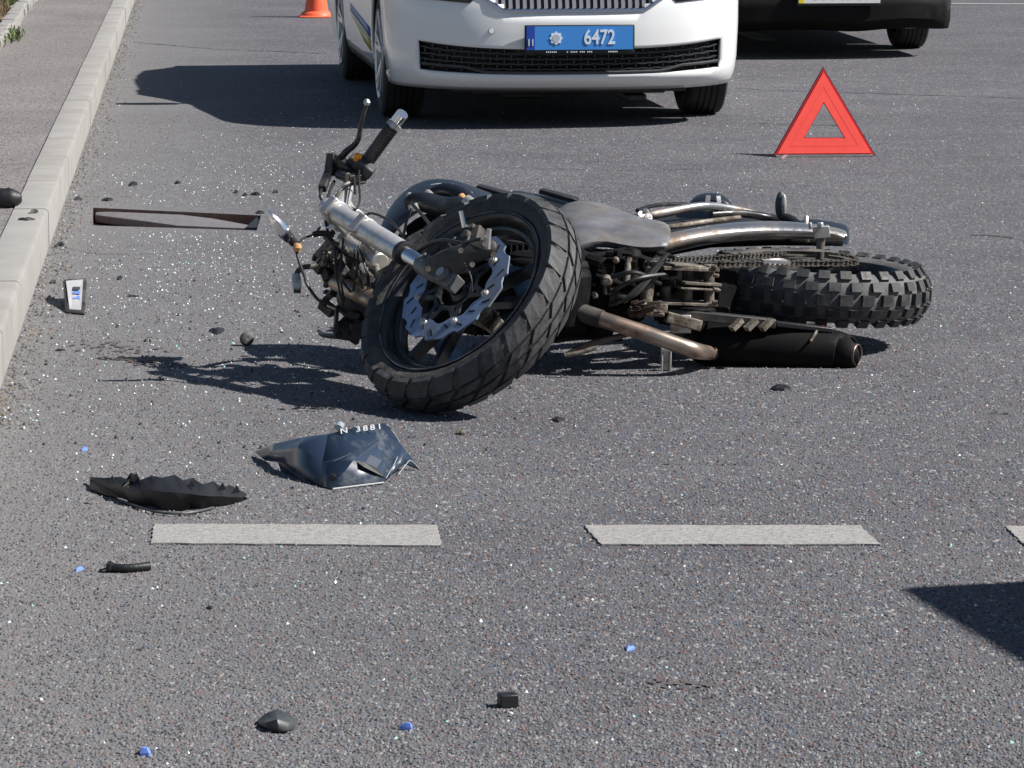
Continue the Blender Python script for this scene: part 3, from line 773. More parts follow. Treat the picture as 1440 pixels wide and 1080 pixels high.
def tyre_profile(Rr, R_, w_, hb=.0):
    # rim bead to bead, through the crown
    pr = [(Rr, w_*.36), (Rr+.008, w_*.41), (Rr+(R_-Rr)*.45, w_*.5), (R_-.028, w_*.485), (R_-.014, w_*.40)]
    pr += [(R_-.006, w_*.28), (R_-.001, w_*.12), (R_, 0)]
    full = pr+[(a, -b) for a, b in pr[-2::-1]]
    return full
def crown_r(R_, w_, z):                         # radius of the tread surface at lateral z
    t = min(1, abs(z)/(w_*.5)); return R_-.002-.034*t**2.6
def block(mb, a0, a1, z0, z1, R_, w_, h_, skew=0, sh=.85, mi=0):
    """one tread block; angles in rad; 3x3 top so that it follows the carcass"""
    vs_ = []; na = 3; nz = 2
    for lvl in (0, 1):
        s_ = 1 if lvl == 0 else sh
        for i in range(na):
            for j in range(nz):
                u, v = i/(na-1)*2-1, j/(nz-1)*2-1
                z = (z0+z1)/2+v*(z1-z0)/2*s_; a = (a0+a1)/2+u*(a1-a0)/2*s_+skew*(v)*.5
                r_ = crown_r(R_, w_, z)-.006+(h_+.006 if lvl else 0)
                # shift sideways on the shoulders
                tilt = abs(z)/(w_*.5); zz = z*(1+(h_*.7*tilt**3/(w_*.5) if lvl else 0))
                vs_.append((r_*math.cos(a), r_*math.sin(a), zz))
    m = na*nz; fs_ = []
    for i in range(na-1):
        fs_.append((m+i*2, m+i*2+1, m+(i+1)*2+1, m+(i+1)*2)); 
        fs_.append((i*2, (i+1)*2, m+(i+1)*2, m+i*2)); fs_.append((i*2+1, m+i*2+1, m+(i+1)*2+1, (i+1)*2+1))
    fs_.append((0, m, m+1, 1)); fs_.append(((na-1)*2, (na-1)*2+1, m+(na-1)*2+1, m+(na-1)*2))
    mb.add(vs_, fs_, mi)

# ---- front wheel
RF, WF = .315, .122
rim = MB()
rp = [(.241, .047), (.243, .051), (.236, .051), (.229, .044), (.222, .034), (.213, .022), (.207, .0), (.213, -.022), (.222, -.034), (.229, -.044), (.236, -.051), (.243, -.051)]
rim.lathe(rp, n=72)
rim.lathe([(.226, .030), (.206, .02), (.200, .0), (.206, -.02), (.226, -.030)], n=72)
for k in range(3):                              # three pairs of cast spokes
    for dd in (-.26, .26):
        a = R(37)+k*2*math.pi/3; p0 = Vector((.035*math.cos(a+dd*1.8), .035*math.sin(a+dd*1.8), .0)); p1 = Vector((.212*math.cos(a+dd), .212*math.sin(a+dd), .0))
        rim.bar(p0, p1, .018, .030)
rim.lathe([(0, .055), (.022, .055), (.032, .045), (.036, .02), (.036, -.02), (.032, -.05), (0, -.05)], n=28)
fw = rim.build('front_wheel', M_['rim'], bike, M=MF, bevel=.0015)
ty = MB().lathe(tyre_profile(.241, RF, WF), n=90).build('tyre', M_['tyre'], fw, M=MF)
MB().tube([MF @ Vector((.2425*math.cos(a*.0982), .2425*math.sin(a*.0982), .051)) for a in range(65)], .0022, 6, cap=False).build('rim_lip', M_['lip'], fw)
td = MB(); NB = 25
for k in range(NB):
    a = 2*math.pi*k/NB; da = 2*math.pi/NB
    for sg in (1, -1):
        o_ = 0 if sg > 0 else da*.5
        block(td, a+o_+.02*da, a+o_+.86*da, sg*.004, sg*.025, RF, WF, .009, skew=sg*.10, sh=.94)
        block(td, a+o_+.32*da, a+o_+1.16*da, sg*.030, sg*.060, RF, WF, .009, skew=sg*.08, sh=.94)
td.build('tread', M_['tread'], fw, M=MF, smooth=0)
# wavy brake disc on its carrier
def wave_disc(c_z, ro, ri, th_, nw, M4, parent, name='brake_disc'):
    mb = MB(); N = nw*12; vs_ = []; 
    for z in (th_/2, -th_/2):
        for i in range(N):
            a = 2*math.pi*i/N; ph = (i % 12)/12
            r_o = ro-.011*(1 if ph > .72 else (0 if ph < .6 else (ph-.6)/.12))-.002*math.sin(ph*6.28)
            r_i = ri+.005*math.sin(a*nw)
            vs_.append((r_i*math.cos(a), r_i*math.sin(a), c_z+z)); vs_.append((r_o*math.cos(a), r_o*math.sin(a), c_z+z))
    fs_ = []
    holes = set()
    for i in range(N):
        j = (i+1) % N
        fs_.append((2*i, 2*i+1, 2*j+1, 2*j)); fs_.append((2*N+2*i, 2*N+2*j, 2*N+2*j+1, 2*N+2*i+1))
        fs_.append((2*i+1, 2*N+2*i+1, 2*N+2*j+1, 2*j+1)); fs_.append((2*i, 2*j, 2*N+2*j, 2*N+2*i))
    mb.add(vs_, fs_); d = mb.build(name, M_['disc'], parent, M=M4, smooth=30)
    for k in range(nw*2):
        a = 2*math.pi*k/(nw*2); rm = ri+(ro-ri)*(.35 if k % 2 else .62); b = a+.11
        MB().bar((rm*.93*math.cos(a), rm*.93*math.sin(a), c_z+th_/2+.0004), (rm*1.06*math.cos(b), rm*1.06*math.sin(b), c_z+th_/2+.0004), .0055, .0012).build('disc_slot', M_['blackmetal'], d, M=M4, smooth=0)
    return d
disc = wave_disc(.062, .163, .109, .005, 10, MF, fw)
MB().lathe([(0, .040), (.10, .040), (.105, .034), (.10, .028), (0, .028)], n=40).build('hub_plate', M_['soot'], fw, M=MF)
cr = MB(); cr.lathe([(.05, .052), (.06, .060), (.07, .060), (.07, .054), (.05, .046)], n=36)
for k in range(7):
    a = 2*math.pi*k/7+.2; cr.bar((.062*math.cos(a-.25), .062*math.sin(a-.25), .058), (.118*math.cos(a), .118*math.sin(a), .061), .014, .005); cr.bar((.062*math.cos(a+.25), .062*math.sin(a+.25), .058), (.118*math.cos(a), .118*math.sin(a), .061), .014, .005)
cr.build('disc_carrier', M_['blackmetal'], fw, M=MF, smooth=0)
for k in range(7):
    a = 2*math.pi*k/7+.2; MB().lathe([(0, .009), (.005, .009), (.005, .006), (.0095, .006), (.011, 0), (.0, 0)], (.119*math.cos(a), .119*math.sin(a), .0635), n=14).build('disc_bobbin', M_['alu'], fw, M=MF)
MB().lathe([(.1, -.06), (.155, -.06), (.155, -.065), (.1, -.065)], closed=True, n=60).build('brake_disc', M_['disc'], fw, M=MF)

# ---- fork: local axes down the fork
def FL(x, y, z): return MF @ Vector((x, y, z))
lg = .092
def leg(z, parent):
    s_ = MB(); s_.tube([FL(-.235, 0, z), FL(-.27, 0, z), FL(-.27, 0, z)], [.022, .022, .022], 20)
    body = MB(); body.tube([FL(-.64, 0, z), FL(-.43, 0, z), FL(-.425, 0, z), FL(-.41, 0, z), FL(-.405, 0, z), FL(-.235, 0, z), FL(-.232, 0, z)], [.0265, .0265, .031, .031, .0295, .0295, .027], 24)
    b = body.build('fork_leg', M_['forksteel'], parent)
    MB().tube([FL(-.238, 0, z), FL(-.236, 0, z), FL(-.222, 0, z), FL(-.220, 0, z)], [.026, .031, .031, .026], 24).build('dust_seal', M_['blackplastic'], b)
    MB().tube([FL(-.225, 0, z), FL(-.10, 0, z)], .0205, 24).build('inner_tube', M_['chrome'], b)
    lug = MB(); lug.tube([FL(-.14, 0, z), FL(-.135, 0, z), FL(-.06, 0, z), FL(-.04, 0, z)], [.022, .027, .026, .022], 20)
    lug.box((0, 0, 0), (.10, .042, .04), None)
    for i in range(-8, 0): lug.v[i] = tuple(FL(-.015+lug.v[i][0], lug.v[i][1], z+lug.v[i][2]))
    lug.cyl(FL(0, 0, z-.03), FL(0, 0, z+.032), .021, 20)
    for xx in (-.115, -.09, -.055, -.03): lug.cyl(FL(xx, .018, z+.008), FL(xx, .018, z+.030), .006, 10)
    lug.bar(FL(-.12, .016, z+.012), FL(.02, .02, z+.012), .012, .02)
    lug.build('axle_lug', M_['dirtalu'] if z < 0 else M_['framealu'], b, bevel=.003)
    MB().cyl(FL(0, 0, z+.03), FL(0, 0, z+.038), .013, 6).build('axle_nut', M_['alu'], b)
    return b
legL = leg(lg, bike); legR = leg(-lg, bike)
# caliper
cal = MB(); Mc = MF
def cpt(a, r, z): return Vector((r*math.cos(a), r*math.sin(a), z))
ac = R(128)
for da, rr in ((-.22, .128), (0.02, .13), (.24, .128)): pass
c0 = cpt(ac, .135, .066); M3 = Matrix.Rotation(ac, 3, 'Z')
cal.box(c0, (.058, .115, .052), M3); cal.box(cpt(ac, .162, .066), (.016, .08, .062), M3); cal.box(cpt(ac, .118, .088), (.04, .07, .02), M3)
for dd in (-.16, .16): cal.cyl(cpt(ac+dd, .137, .088), cpt(ac+dd, .137, .102), .014, 14)
cal.bar(cpt(ac+.35, .12, .085), Vector((-.06, .02, .088)), .024, .016); cal.bar(cpt(ac-.2, .10, .085), Vector((-.10, .02, .088)), .02, .014)
co = cal.build('brake_caliper', M_['dullplastic'], bike, M=MF, bevel=.004)
MB().cyl(cpt(ac-.1, .16, .10), cpt(ac-.1, .19, .13), .007, 10).build('banjo_bolt', M_['chrome'], co, M=MF)

def tubes(name, pts, r, m, parent=bike, n=8, smooth=5):
    return MB().tube([P(*p) for p in pts], r, n, smooth=smooth).build(name, m, parent)
MB().grid([[P(*p) for p in q] for q in ([(590, 372, 8.84), (615, 352, 8.80), (648, 342, 8.76), (684, 334, 8.74), (700, 338, 8.73)], [(600, 386, 8.80), (624, 370, 8.76), (652, 358, 8.73), (684, 350, 8.71), (701, 352, 8.71)], [(628, 398, 8.78), (640, 390, 8.75), (656, 378, 8.73), (676, 368, 8.72), (690, 364, 8.72)])]).build('caliper_bracket', M_['dullplastic'], bike, solid=.008, sub=1)
for px_, py_ in ((602, 378), (648, 352), (682, 343), (694, 358), (664, 372)):
    MB().cyl(P(px_, py_, 8.71), P(px_, py_, 8.69), .007, 10).build('bracket_screw', M_['dirtalu'], bike)
MB().cyl(P(688, 322, 8.66), P(686, 350, 8.66), .006, 12).build('caliper_pin', M_['alu'], bike)
# brake hose
tubes('brake_hose', [(578, 285, 9.5), (600, 310, 9.35), (615, 330, 9.1), (640, 343, 8.85), (665, 338, 8.72), (676, 336, 8.7)], .0045, M_['cable'])
tubes('speed_sensor_wire', [(628, 340, 8.85), (648, 362, 8.75), (662, 388, 8.68), (664, 410, 8.68)], .0018, M_['greyplastic'])
tubes('brake_hose', [(500, 318, 9.25), (520, 300, 9.3), (550, 312, 9.2), (566, 330, 9.1)], .0035, M_['cable'])
tubes('brake_hose', [(570, 368, 9.05), (600, 345, 8.95), (625, 338, 8.85), (660, 345, 8.75), (680, 352, 8.72)], .0055, M_['cable'])

# ---- yokes and handlebar
yk = MB()
for x in (-.60, -.44):
    yk.bar(FL(x, .0, lg+.035), FL(x, .0, -lg-.035), .055, .03, up=f_)
    for z in (lg, -lg): yk.cyl(FL(x-.017, 0, z), FL(x+.017, 0, z), .033, 20)
yk.cyl(FL(-.62, -.035, 0), FL(-.42, -.035, 0), .026, 16)
yk.build('yoke', M_['alu'], bike, bevel=.004)
for z in (lg, -lg): MB().cyl(FL(-.64, 0, z), FL(-.655, 0, z), .022, 6).build('fork_cap', M_['alu'], bike)
def PB(x, y, Y): return P(x, y, Y+.30*min(1, max(0, (310-y)/70)))
def tubesB(name, pts, r, m, parent=bike, n=8, smooth=5):
    return MB().tube([PB(*p) for p in pts], r, n, smooth=smooth).build(name, m, parent)
bar_o = MB().tube([PB(498, 300, 9.35), PB(487, 283, 9.32), PB(486, 268, 9.3), PB(500, 246, 9.28), PB(520, 222, 9.25), PB(552, 178, 9.2), PB(561, 166, 9.19)], [.012]*7, 14, smooth=5).build('handlebar', M_['alu'], bike)
MB().tube([PB(468, 322, 9.33), PB(474, 303, 9.31), PB(482, 283, 9.30), PB(490, 262, 9.28)], [.028, .026, .021, .016], 16, smooth=3).build('bar_riser', M_['forksteel'], bike)
MB().cyl(PB(470, 300, 9.33), PB(500, 312, 9.3), .034, 20).build('top_clamp', M_['forksteel'], bike, bevel=.004)
tubesB('grip', [(516, 228, 9.25), (530, 208, 9.23), (552, 179, 9.2)], .0185, M_['greyplastic'], bar_o, 16)
gr_ = MB()
for k in range(14):
    t = k/13; a = PB(518, 225, 9.25).lerp(PB(550, 181, 9.2), t); d = (PB(550, 181, 9.2)-PB(518, 225, 9.25)).normalized()
    gr_.cyl(a-d*.002, a+d*.002, .0195, 16)
gr_.build('grip_rib', M_['dullplastic'], bar_o)
tubesB('bar_end', [(552, 179, 9.2), (556, 174, 9.2)], .021, M_['alu'], bar_o, 18, 0)
tubesB('bar_end', [(556, 173, 9.2), (566, 160, 9.18)], .0165, M_['chrome'], bar_o, 18, 0)
# switchgear
sg = MB(); dgr = (PB(552, 179, 9.2)-PB(516, 228, 9.25)).normalized(); vie = Vector((0, -1, .1)); sdg = dgr.cross(vie).normalized()
Ms = Matrix((dgr, sdg, dgr.cross(sdg))).transposed()
sg.box(PB(510, 237, 9.24), (.05, .056, .05), Ms); sg.box(PB(518, 240, 9.22), (.032, .03, .04), Ms); sg.box(PB(500, 232, 9.25), (.04, .05, .04), Ms)
sg.build('switch_housing', M_['greyplastic'], bar_o, bevel=.006)
MB().tube([PB(500, 225, 9.21), PB(503, 219, 9.2), PB(508, 221, 9.2)], [.007, .009, .007], 12, smooth=3).build('indicator_switch', M_['orange'], bar_o)
tubesB('clutch_lever', [(480, 222, 9.25), (486, 214, 9.24), (497, 205, 9.23), (504, 195, 9.22), (507, 178, 9.21), (511, 162, 9.2), (515, 149, 9.2)], [.010, .0095, .0085, .0075, .006, .0055, .006], M_['blackmetal'], bar_o, 10)
MB().lathe([(0, -.010), (.006, -.008), (.010, 0), (.006, .008), (0, .010)], PB(516, 144, 9.2), n=16).build('lever_ball', M_['alu'], bar_o)
pc = MB(); pc.bar(PB(465, 219, 9.25), PB(478, 226, 9.25), .03, .026); pc.bar(PB(468, 216, 9.25), PB(464, 247, 9.27), .026, .026); pc.bar(PB(463, 240, 9.26), PB(453, 266, 9.27), .022, .02); pc.bar(PB(476, 226, 9.25), PB(500, 250, 9.26), .032, .03); pc.bar(PB(480, 240, 9.25), PB(500, 254, 9.25), .04, .03); pc.cyl(PB(476, 245, 9.23), PB(490, 250, 9.22), .014, 12)
pc.build('lever_perch', M_['blackmetal'], bar_o, bevel=.003)
for pts, r in (([(452, 266, 9.27), (450, 276, 9.27), (456, 290, 9.28), (458, 310, 9.3), (462, 330, 9.35)], .004), ([(470, 255, 9.26), (462, 275, 9.27), (460, 300, 9.3), (470, 330, 9.33)], .0045),
               ([(514, 256, 9.22), (492, 260, 9.22), (478, 268, 9.24), (470, 285, 9.26), (468, 305, 9.3)], .004), ([(505, 240, 9.2), (505, 258, 9.2), (506, 282, 9.2), (498, 296, 9.22), (478, 290, 9.25)], .003),
               ([(498, 250, 9.2), (499, 262, 9.2), (499, 272, 9.2)], .004), ([(450, 320, 9.35), (440, 330, 9.3), (425, 336, 9.22), (418, 346, 9.2)], .003), ([(470, 330, 9.3), (452, 328, 9.3), (440, 330, 9.3)], .008)):
    tubes('control_cable', [(x_, y_, Y_+.30*min(1, max(0, (310-y_)/70))) for x_, y_, Y_ in pts], r, M_['cable'], bike)
tubes('control_cable', [(482, 305, 9.25), (500, 310, 9.2), (520, 318, 9.18), (540, 328, 9.15)], .004, M_['cable'])

# ---- mirror hanging off to the left
mir = MB(); a, b = P(378, 297, 9.15), P(408, 338, 9.17); d = (b-a).normalized(); e = Vector((.25, -.35, -.1)).normalized(); e = (e-d*e.dot(d)).normalized(); up_ = d.cross(e)
rows = []
for i, (t, hw, th_) in enumerate(((0, .003, .001), (.12, .030, .008), (.35, .048, .014), (.6, .052, .018), (.85, .042, .016), (1, .018, .010))):
    p = a.lerp(b, t); rows.append([p+e*hw*.35+up_*0, p+e*hw*.25+up_*th_, p-e*hw*.1+up_*th_*1.3, p-e*hw*.35+up_*0, p-e*hw*.1-up_*th_, p+e*hw*.25-up_*th_, p+e*hw*.35])
mo = mir.grid(rows).build('mirror', M_['chrome'], bike, sub=1)
tubes('mirror_stem', [(404, 328, 9.17), (412, 340, 9.18), (420, 348, 9.2)], [.010, .012, .009], M_['blackplastic'], mo, 12)
MB().lathe([(0, -.012), (.009, -.01), (.013, 0), (.009, .01), (0, .012)], P(418, 348, 9.17), n=16).build('indicator_lamp', M_['amberlens'], mo)
tubes('indicator_wire', [(416, 350, 9.18), (422, 372, 9.15), (428, 388, 9.12), (432, 400, 9.1), (444, 418, 9.1), (458, 430, 9.1), (470, 435, 9.12)], .0042, M_['cable'])
tubes('indicator_stalk', [(470, 355, 9.3), (452, 366, 9.28), (440, 374, 9.26), (426, 376, 9.24), (418, 384, 9.23), (415, 396, 9.22)], [.012, .008, .007, .007, .008, .007], M_['dullplastic'])
tubes('indicator', [(416, 384, 9.22), (417, 395, 9.22), (418, 404, 9.22), (419, 409, 9.22)], [.010, .013, .012, .006], M_['clear'], bike, 12)
MB().box(P(418, 409, 9.22), (.018, .018, .01)).build('indicator_cap', M_['blackplastic'], bike)

# ---- smashed headlight, clocks and brackets below the yokes
hd = MB(); hd.lathe([(0, .03), (.05, .028), (.075, .01), (.085, -.03), (.07, -.08), (.04, -.11), (0, -.12)], P(505, 440, 9.28), frameM(Vector(), (-.65, -.3, -.6), (0, 0, 1)).to_3x3(), n=28)
hd.build('headlight_shell', M_['blackplastic'], bike)
jk = MB(); rj = random.Random(5)
for i in range(46):
    c = P(rj.uniform(452, 522), rj.uniform(338, 395) if i < 26 else rj.uniform(385, 462), rj.uniform(9.25, 9.45))
    M3 = Matrix.Rotation(rj.uniform(0, 3), 3, Vector((rj.uniform(-1, 1), rj.uniform(-1, 1), rj.uniform(-1, 1))).normalized())
    jk.box(c, (rj.uniform(.02, .07), rj.uniform(.015, .05), rj.uniform(.006, .03)), M3)
jk.build('headlight_bracket', M_['dullplastic'], bike, smooth=0, bevel=.002)
jb = MB()
for i in range(16):
    c = P(rj.uniform(455, 520), rj.uniform(338, 380), rj.uniform(9.2, 9.25)); jb.cyl(c, c+Vector((rj.uniform(-1, 1), -.4, rj.uniform(-1, 1))).normalized()*.014, rj.uniform(.004, .008), 8); jb.build('bracket_bolt', M_['dirtalu'], bike); jb = MB()
tubes('headlight_tube', [(474, 396, 9.3), (500, 410, 9.22), (528, 424, 9.15)], .026, M_['pipe'], bike, 20, 3)
for a, b, r in (((534, 385, 9.12), (549, 377, 9.1), .010), ((530, 402, 9.12), (541, 384, 9.1), .006), ((527, 413, 9.1), (538, 413, 9.08), .008), ((533, 400, 9.11), (533, 414, 9.1), .006), ((525, 360, 9.2), (533, 390, 9.12), .008)):
    MB().cyl(P(*a), P(*b), r, 12).build('bracket_bolt', M_['dirtalu'], bike)
lowb = MB(); 
for i in range(14):
    c = P(rj.uniform(484, 522), rj.uniform(440, 472), rj.uniform(9.2, 9.4)); M3 = Matrix.Rotation(rj.uniform(0, 3), 3, Vector((rj.uniform(-1, 1), rj.uniform(-1, 1), rj.uniform(-1, 1))).normalized())
    lowb.box(c, (rj.uniform(.03, .08), .03, .015), M3)
lowb.build('broken_cowl', M_['blackplastic'], bike, smooth=0, bevel=.002)
tubes('brake_lever', [(448, 466, 9.55), (455, 471, 9.5), (475, 473, 9.45), (498, 474, 9.42), (515, 466, 9.4)], [.006, .007, .008, .010, .012], M_['blackmetal'])
# right half of the handlebar, pressed on the road
tubes('handlebar', [(498, 312, 9.4), (490, 345, 9.5), (495, 390, 9.55), (512, 440, 9.55), (505, 462, 9.5)], .012, M_['blackmetal'], bike, 12)
# telescopic wires hanging
for i in range(7):
    x = rj.uniform(466, 520); tubes('loom_wire', [(x, rj.uniform(335, 360), 9.2), (x+rj.uniform(-12, 12), 385, 9.15), (x+rj.uniform(-10, 20), rj.uniform(410, 440), 9.2)], .0028, M_['cable'])

# ---- rear end frame vectors
RC = P(1150, 403, 9.85); d_ = Vector((-.79, -.61, 0)).normalized(); u_ = Vector((-.61, .79, 0)).normalized()
l_ = Vector((.055, .01, 1)).normalized(); d_ = (d_-l_*d_.dot(l_)).normalized(); u_ = l_.cross(d_)*-1
if u_.y < 0: u_ = -u_
def B(a, b, c): return RC+d_*a+u_*b+l_*c
MR = frameM(RC, l_, d_)
RR, WR = .315, .135
rim = MB(); rim.lathe([(.232, .052), (.235, .056), (.228, .056), (.220, .046), (.208, .026), (.203, 0), (.208, -.026), (.220, -.046), (.228, -.056), (.235, -.056)], n=72)
for k in range(3):
    for dd in (-.26, .26):
        a = k*2*math.pi/3+.4; rim.bar((.035*math.cos(a+dd*1.8), .035*math.sin(a+dd*1.8), 0), (.212*math.cos(a+dd), .212*math.sin(a+dd), 0), .018, .03)
rim.lathe([(0, .06), (.045, .06), (.05, .03), (.04, 0), (.05, -.05), (0, -.055)], n=28)
rw = rim.build('rear_wheel', M_['rim'], bike, M=MR, bevel=.0015)
MB().lathe(tyre_profile(.233, RR-.008, WR), n=90).build('tyre', M_['tyredust'], rw, M=MR)
kn = MB(); NB = 31
for k in range(NB):
    a = 2*math.pi*k/NB; da = 2*math.pi/NB
    if k % 2 == 0 or True:
        block(kn, a, a+.62*da, -.017, .017, RR-.008, WR, .0135, sh=.88)
        for sg in (1, -1):
            block(kn, a+.50*da, a+1.10*da, sg*.024, sg*.047, RR-.008, WR, .0135, sh=.88)
            block(kn, a+.02*da, a+.62*da, sg*.053, sg*.069, RR-.008, WR, .0135, sh=.88)
kn.build('tread', M_['treaddark'], rw, M=MR, smooth=0)
# sprocket with teeth
sp = MB(); N = 42; vs_, fs_ = [], []
for z in (.082, .076):
    for i in range(N*4):
        a = 2*math.pi*i/(N*4); r_ = .108 if i % 4 in (0, 1) else .099
        vs_.append((.07*math.cos(a), .07*math.sin(a), z)); vs_.append((r_*math.cos(a), r_*math.sin(a), z))
n4 = N*4
for i in range(n4):
    j = (i+1) % n4; fs_ += [(2*i, 2*i+1, 2*j+1, 2*j), (2*n4+2*i, 2*n4+2*j, 2*n4+2*j+1, 2*n4+2*i+1), (2*i+1, 2*n4+2*i+1, 2*n4+2*j+1, 2*j+1), (2*i, 2*j, 2*n4+2*j, 2*n4+2*i)]
sp.add(vs_, fs_); sp.lathe([(.03, .074), (.075, .074), (.075, .07), (.03, .06)], n=32)
sp.build('sprocket', M_['chain'], rw, M=MR, smooth=30)
MB().lathe([(.08, -.07), (.11, -.07), (.11, -.075), (.08, -.075)], closed=True, n=40).build('brake_disc', M_['disc'], rw, M=MR)
# chain: loop round both sprockets
ch = root('chain_tmp', (0, 0, 0)); bpy.data.objects.remove(ch)
cm = MB(); r1, r2, cd = .104, .038, .60; zc = .079
path = []
step = .0159
al = math.asin((r1-r2)/cd)
p1 = Vector((r1*math.sin(al), r1*math.cos(al))); p2 = Vector((cd+r2*math.sin(al), r2*math.cos(al)))
def seg(a, b):
    nseg = max(2, int((b-a).length/step)); return [a+(b-a)*k/nseg for k in range(nseg)]
path += [(p.x, p.y-.012*math.sin(math.pi*k/40)) for k, p in enumerate(seg(p1, p2))]
for k in range(8): a = math.pi/2-al-(math.pi-2*al)*k/8; path.append((cd+r2*math.cos(a), r2*math.sin(a)))
q2 = Vector((p2.x, -p2.y)); q1 = Vector((p1.x, -p1.y)); path += [(p.x, p.y) for p in seg(q2, q1)]
na = int(math.pi*r1/step)
for k in range(na): a = -math.pi/2+al-(math.pi+2*al)*k/na; path.append((r1*math.cos(a), r1*math.sin(a)))
for i in range(len(path)):
    a = Vector((*path[i], 0)); b = Vector((*path[(i+1) % len(path)], 0)); t = (b-a).normalized()
    for sgz in (-1, 1):
        zz = zc+sgz*(.0075 if i % 2 else .0055)
        cm.bar(a-t*.004+Vector((0, 0, zz)), b+t*.004+Vector((0, 0, zz)), .0125, .0018)
    cm.cyl(a+Vector((0, 0, zc-.0095)), a+Vector((0, 0, zc+.0095)), .0045, 8)
cm.build('chain', M_['chain'], bike, M=MR, smooth=0)
fs = MB(); fs.lathe([(0, .085), (.033, .085), (.036, .079), (.033, .073), (0, .073)], (cd, 0, 0), n=18); fs.build('front_sprocket', M_['chain'], bike, M=MR)

# ---- swingarm and frame
skin_rows = [[(918, 334, 9.80), (945, 327, 9.82), (990, 318, 9.88), (1050, 311, 9.94), (1110, 311, 9.97), (1160, 317, 9.98), (1190, 324, 9.98)],
    [(914, 338, 9.74), (942, 331, 9.76), (990, 321, 9.82), (1050, 314, 9.88), (1110, 314, 9.91), (1160, 319, 9.92), (1192, 327, 9.92)],
    [(910, 348, 9.70), (942, 341, 9.73), (990, 331, 9.79), (1050, 324, 9.85), (1110, 324, 9.88), (1160, 327, 9.90), (1193, 332, 9.90)],
    [(912, 364, 9.71), (942, 352, 9.74), (990, 341, 9.80), (1050, 334, 9.86), (1110, 333, 9.89), (1160, 334, 9.91), (1192, 336, 9.91)],
    [(918, 366, 9.76), (945, 354, 9.79), (992, 343, 9.85), (1050, 336, 9.91), (1110, 335, 9.94), (1160, 336, 9.95), (1190, 337, 9.95)]]
MB().grid([[P(*p) for p in q] for q in skin_rows]).build('swingarm', M_['armalu'], bike, solid=.006, sub=2)
MB().grid([[P(*p) for p in q] for q in ([(925, 345, 9.97), (1000, 333, 10.0), (1090, 330, 10.0), (1185, 335, 10.0)], [(925, 362, 9.97), (1000, 348, 10.0), (1090, 345, 10.0), (1185, 346, 10.0)])]).build('inner_guard', M_['soot'], bike, solid=.01)  # dark plate added to black out the gap below the swingarm
ax = MB(); ax.box(P(1155, 326, 9.83), (.045, .03, .032), Matrix.Rotation(-.1, 3, 'Y')); ax.cyl(P(1154, 320, 9.81), P(1153, 313, 9.81), .010, 6); ax.cyl(P(1140, 322, 9.82), P(1139, 313, 9.82), .005, 8); ax.cyl(P(1175, 330, 9.82), P(1187, 334, 9.82), .006, 8)
ax.build('axle_adjuster', M_['alu'], bike, bevel=.003)
MB().tube([B(-.02, 0, -.10), B(.2, 0, -.115), B(.5, 0, -.10)], [.02, .026, .028], 12).build('swingarm', M_['dullplastic'], bike)
MB().cyl(B(0, 0, -.13), B(0, 0, .15), .012, 12).build('rear_axle', M_['chain'], bike)
sw = MB(); sw.bar(B(.36, 0, .07), B(.36, 0, -.09), .06, .07, up=d_); sw.bar(B(.36, -.02, -.06), B(.60, -.05, -.06), .05, .04); sw.bar(B(.33, .05, .04), B(.60, .05, .05), .045, .05)
sw.build('swingarm_bridge', M_['soot'], bike, bevel=.006)
# rising-rate linkage: stacked plates with pins, grey with road dirt
lk = MB()
def plate_px(mb, poly, Y, th_=.02, lift=0):
    mb.prism([P(x, y, Y+dy) for x, y, dy in poly], Vector((0, .0, 0))+Vector((0, 1, 0))*th_)
for yy, x0, x1, tk in ((375, 928, 1006, 5), (396, 955, 1007, 4), (403, 950, 1006, 3), (424, 922, 1004, 4), (371, 940, 985, 3)):
    a, b = P(x0, yy, 9.42), P(x1, yy+3, 9.46); lk.bar(a, b, .075, tk/520, up=(0, 0, 1))
for xx in (936, 967, 997):
    lk.cyl(P(xx, 372, 9.46), P(xx, 398, 9.46), .015, 14); lk.cyl(P(xx, 402, 9.46), P(xx, 426, 9.46), .014, 14)
for xx, yy in ((1000, 375), (1003, 387), (1003, 407), (1001, 424)): lk.cyl(P(xx, yy, 9.42), P(xx+8, yy+1, 9.42), .006, 8)
MB().box(P(960, 402, 9.62), (.17, .05, .13)).build('linkage_shield', M_['soot'], bike)  # dark box added behind the linkage so its gaps stay black
lk.build('suspension_linkage', M_['dirtalu'], bike, bevel=.0015)
cl_ = MB(); cl_.tube([P(916, 378, 9.42), P(912, 400, 9.40), P(908, 425, 9.4), P(912, 436, 9.4)], [.018, .017, .018, .02], 14, smooth=3); cl_.bar(P(900, 431, 9.38), P(936, 433, 9.4), .04, .026); cl_.bar(P(902, 440, 9.4), P(934, 441, 9.4), .05, .012)
cl_.build('linkage_bracket', M_['dirtalu'], bike, bevel=.004)
eb = MB()                                        # engine: crankcase, covers, cylinder with fins
Me_ = Matrix((d_, u_, l_)).transposed()
eb.box(B(.82, .16, -.01), (.34, .24, .20), Me_); eb.box(B(1.0, .22, -.01), (.16, .22, .17), Me_); eb.box(B(.62, .20, .0), (.10, .3, .18), Me_); eb.box(B(.72, .10, .03), (.10, .14, .12), Me_)
eb.cyl(B(.74, .06, -.12), B(.74, .06, .10), .05, 18); eb.cyl(B(.86, .05, -.10), B(.86, .05, .07), .065, 18); eb.cyl(B(.66, .03, -.05), B(.66, .03, .12), .03, 14); eb.cyl(B(.95, .06, -.12), B(.95, .06, .02), .04, 14)
en = eb.build('engine', M_['soot'], bike, bevel=.02)
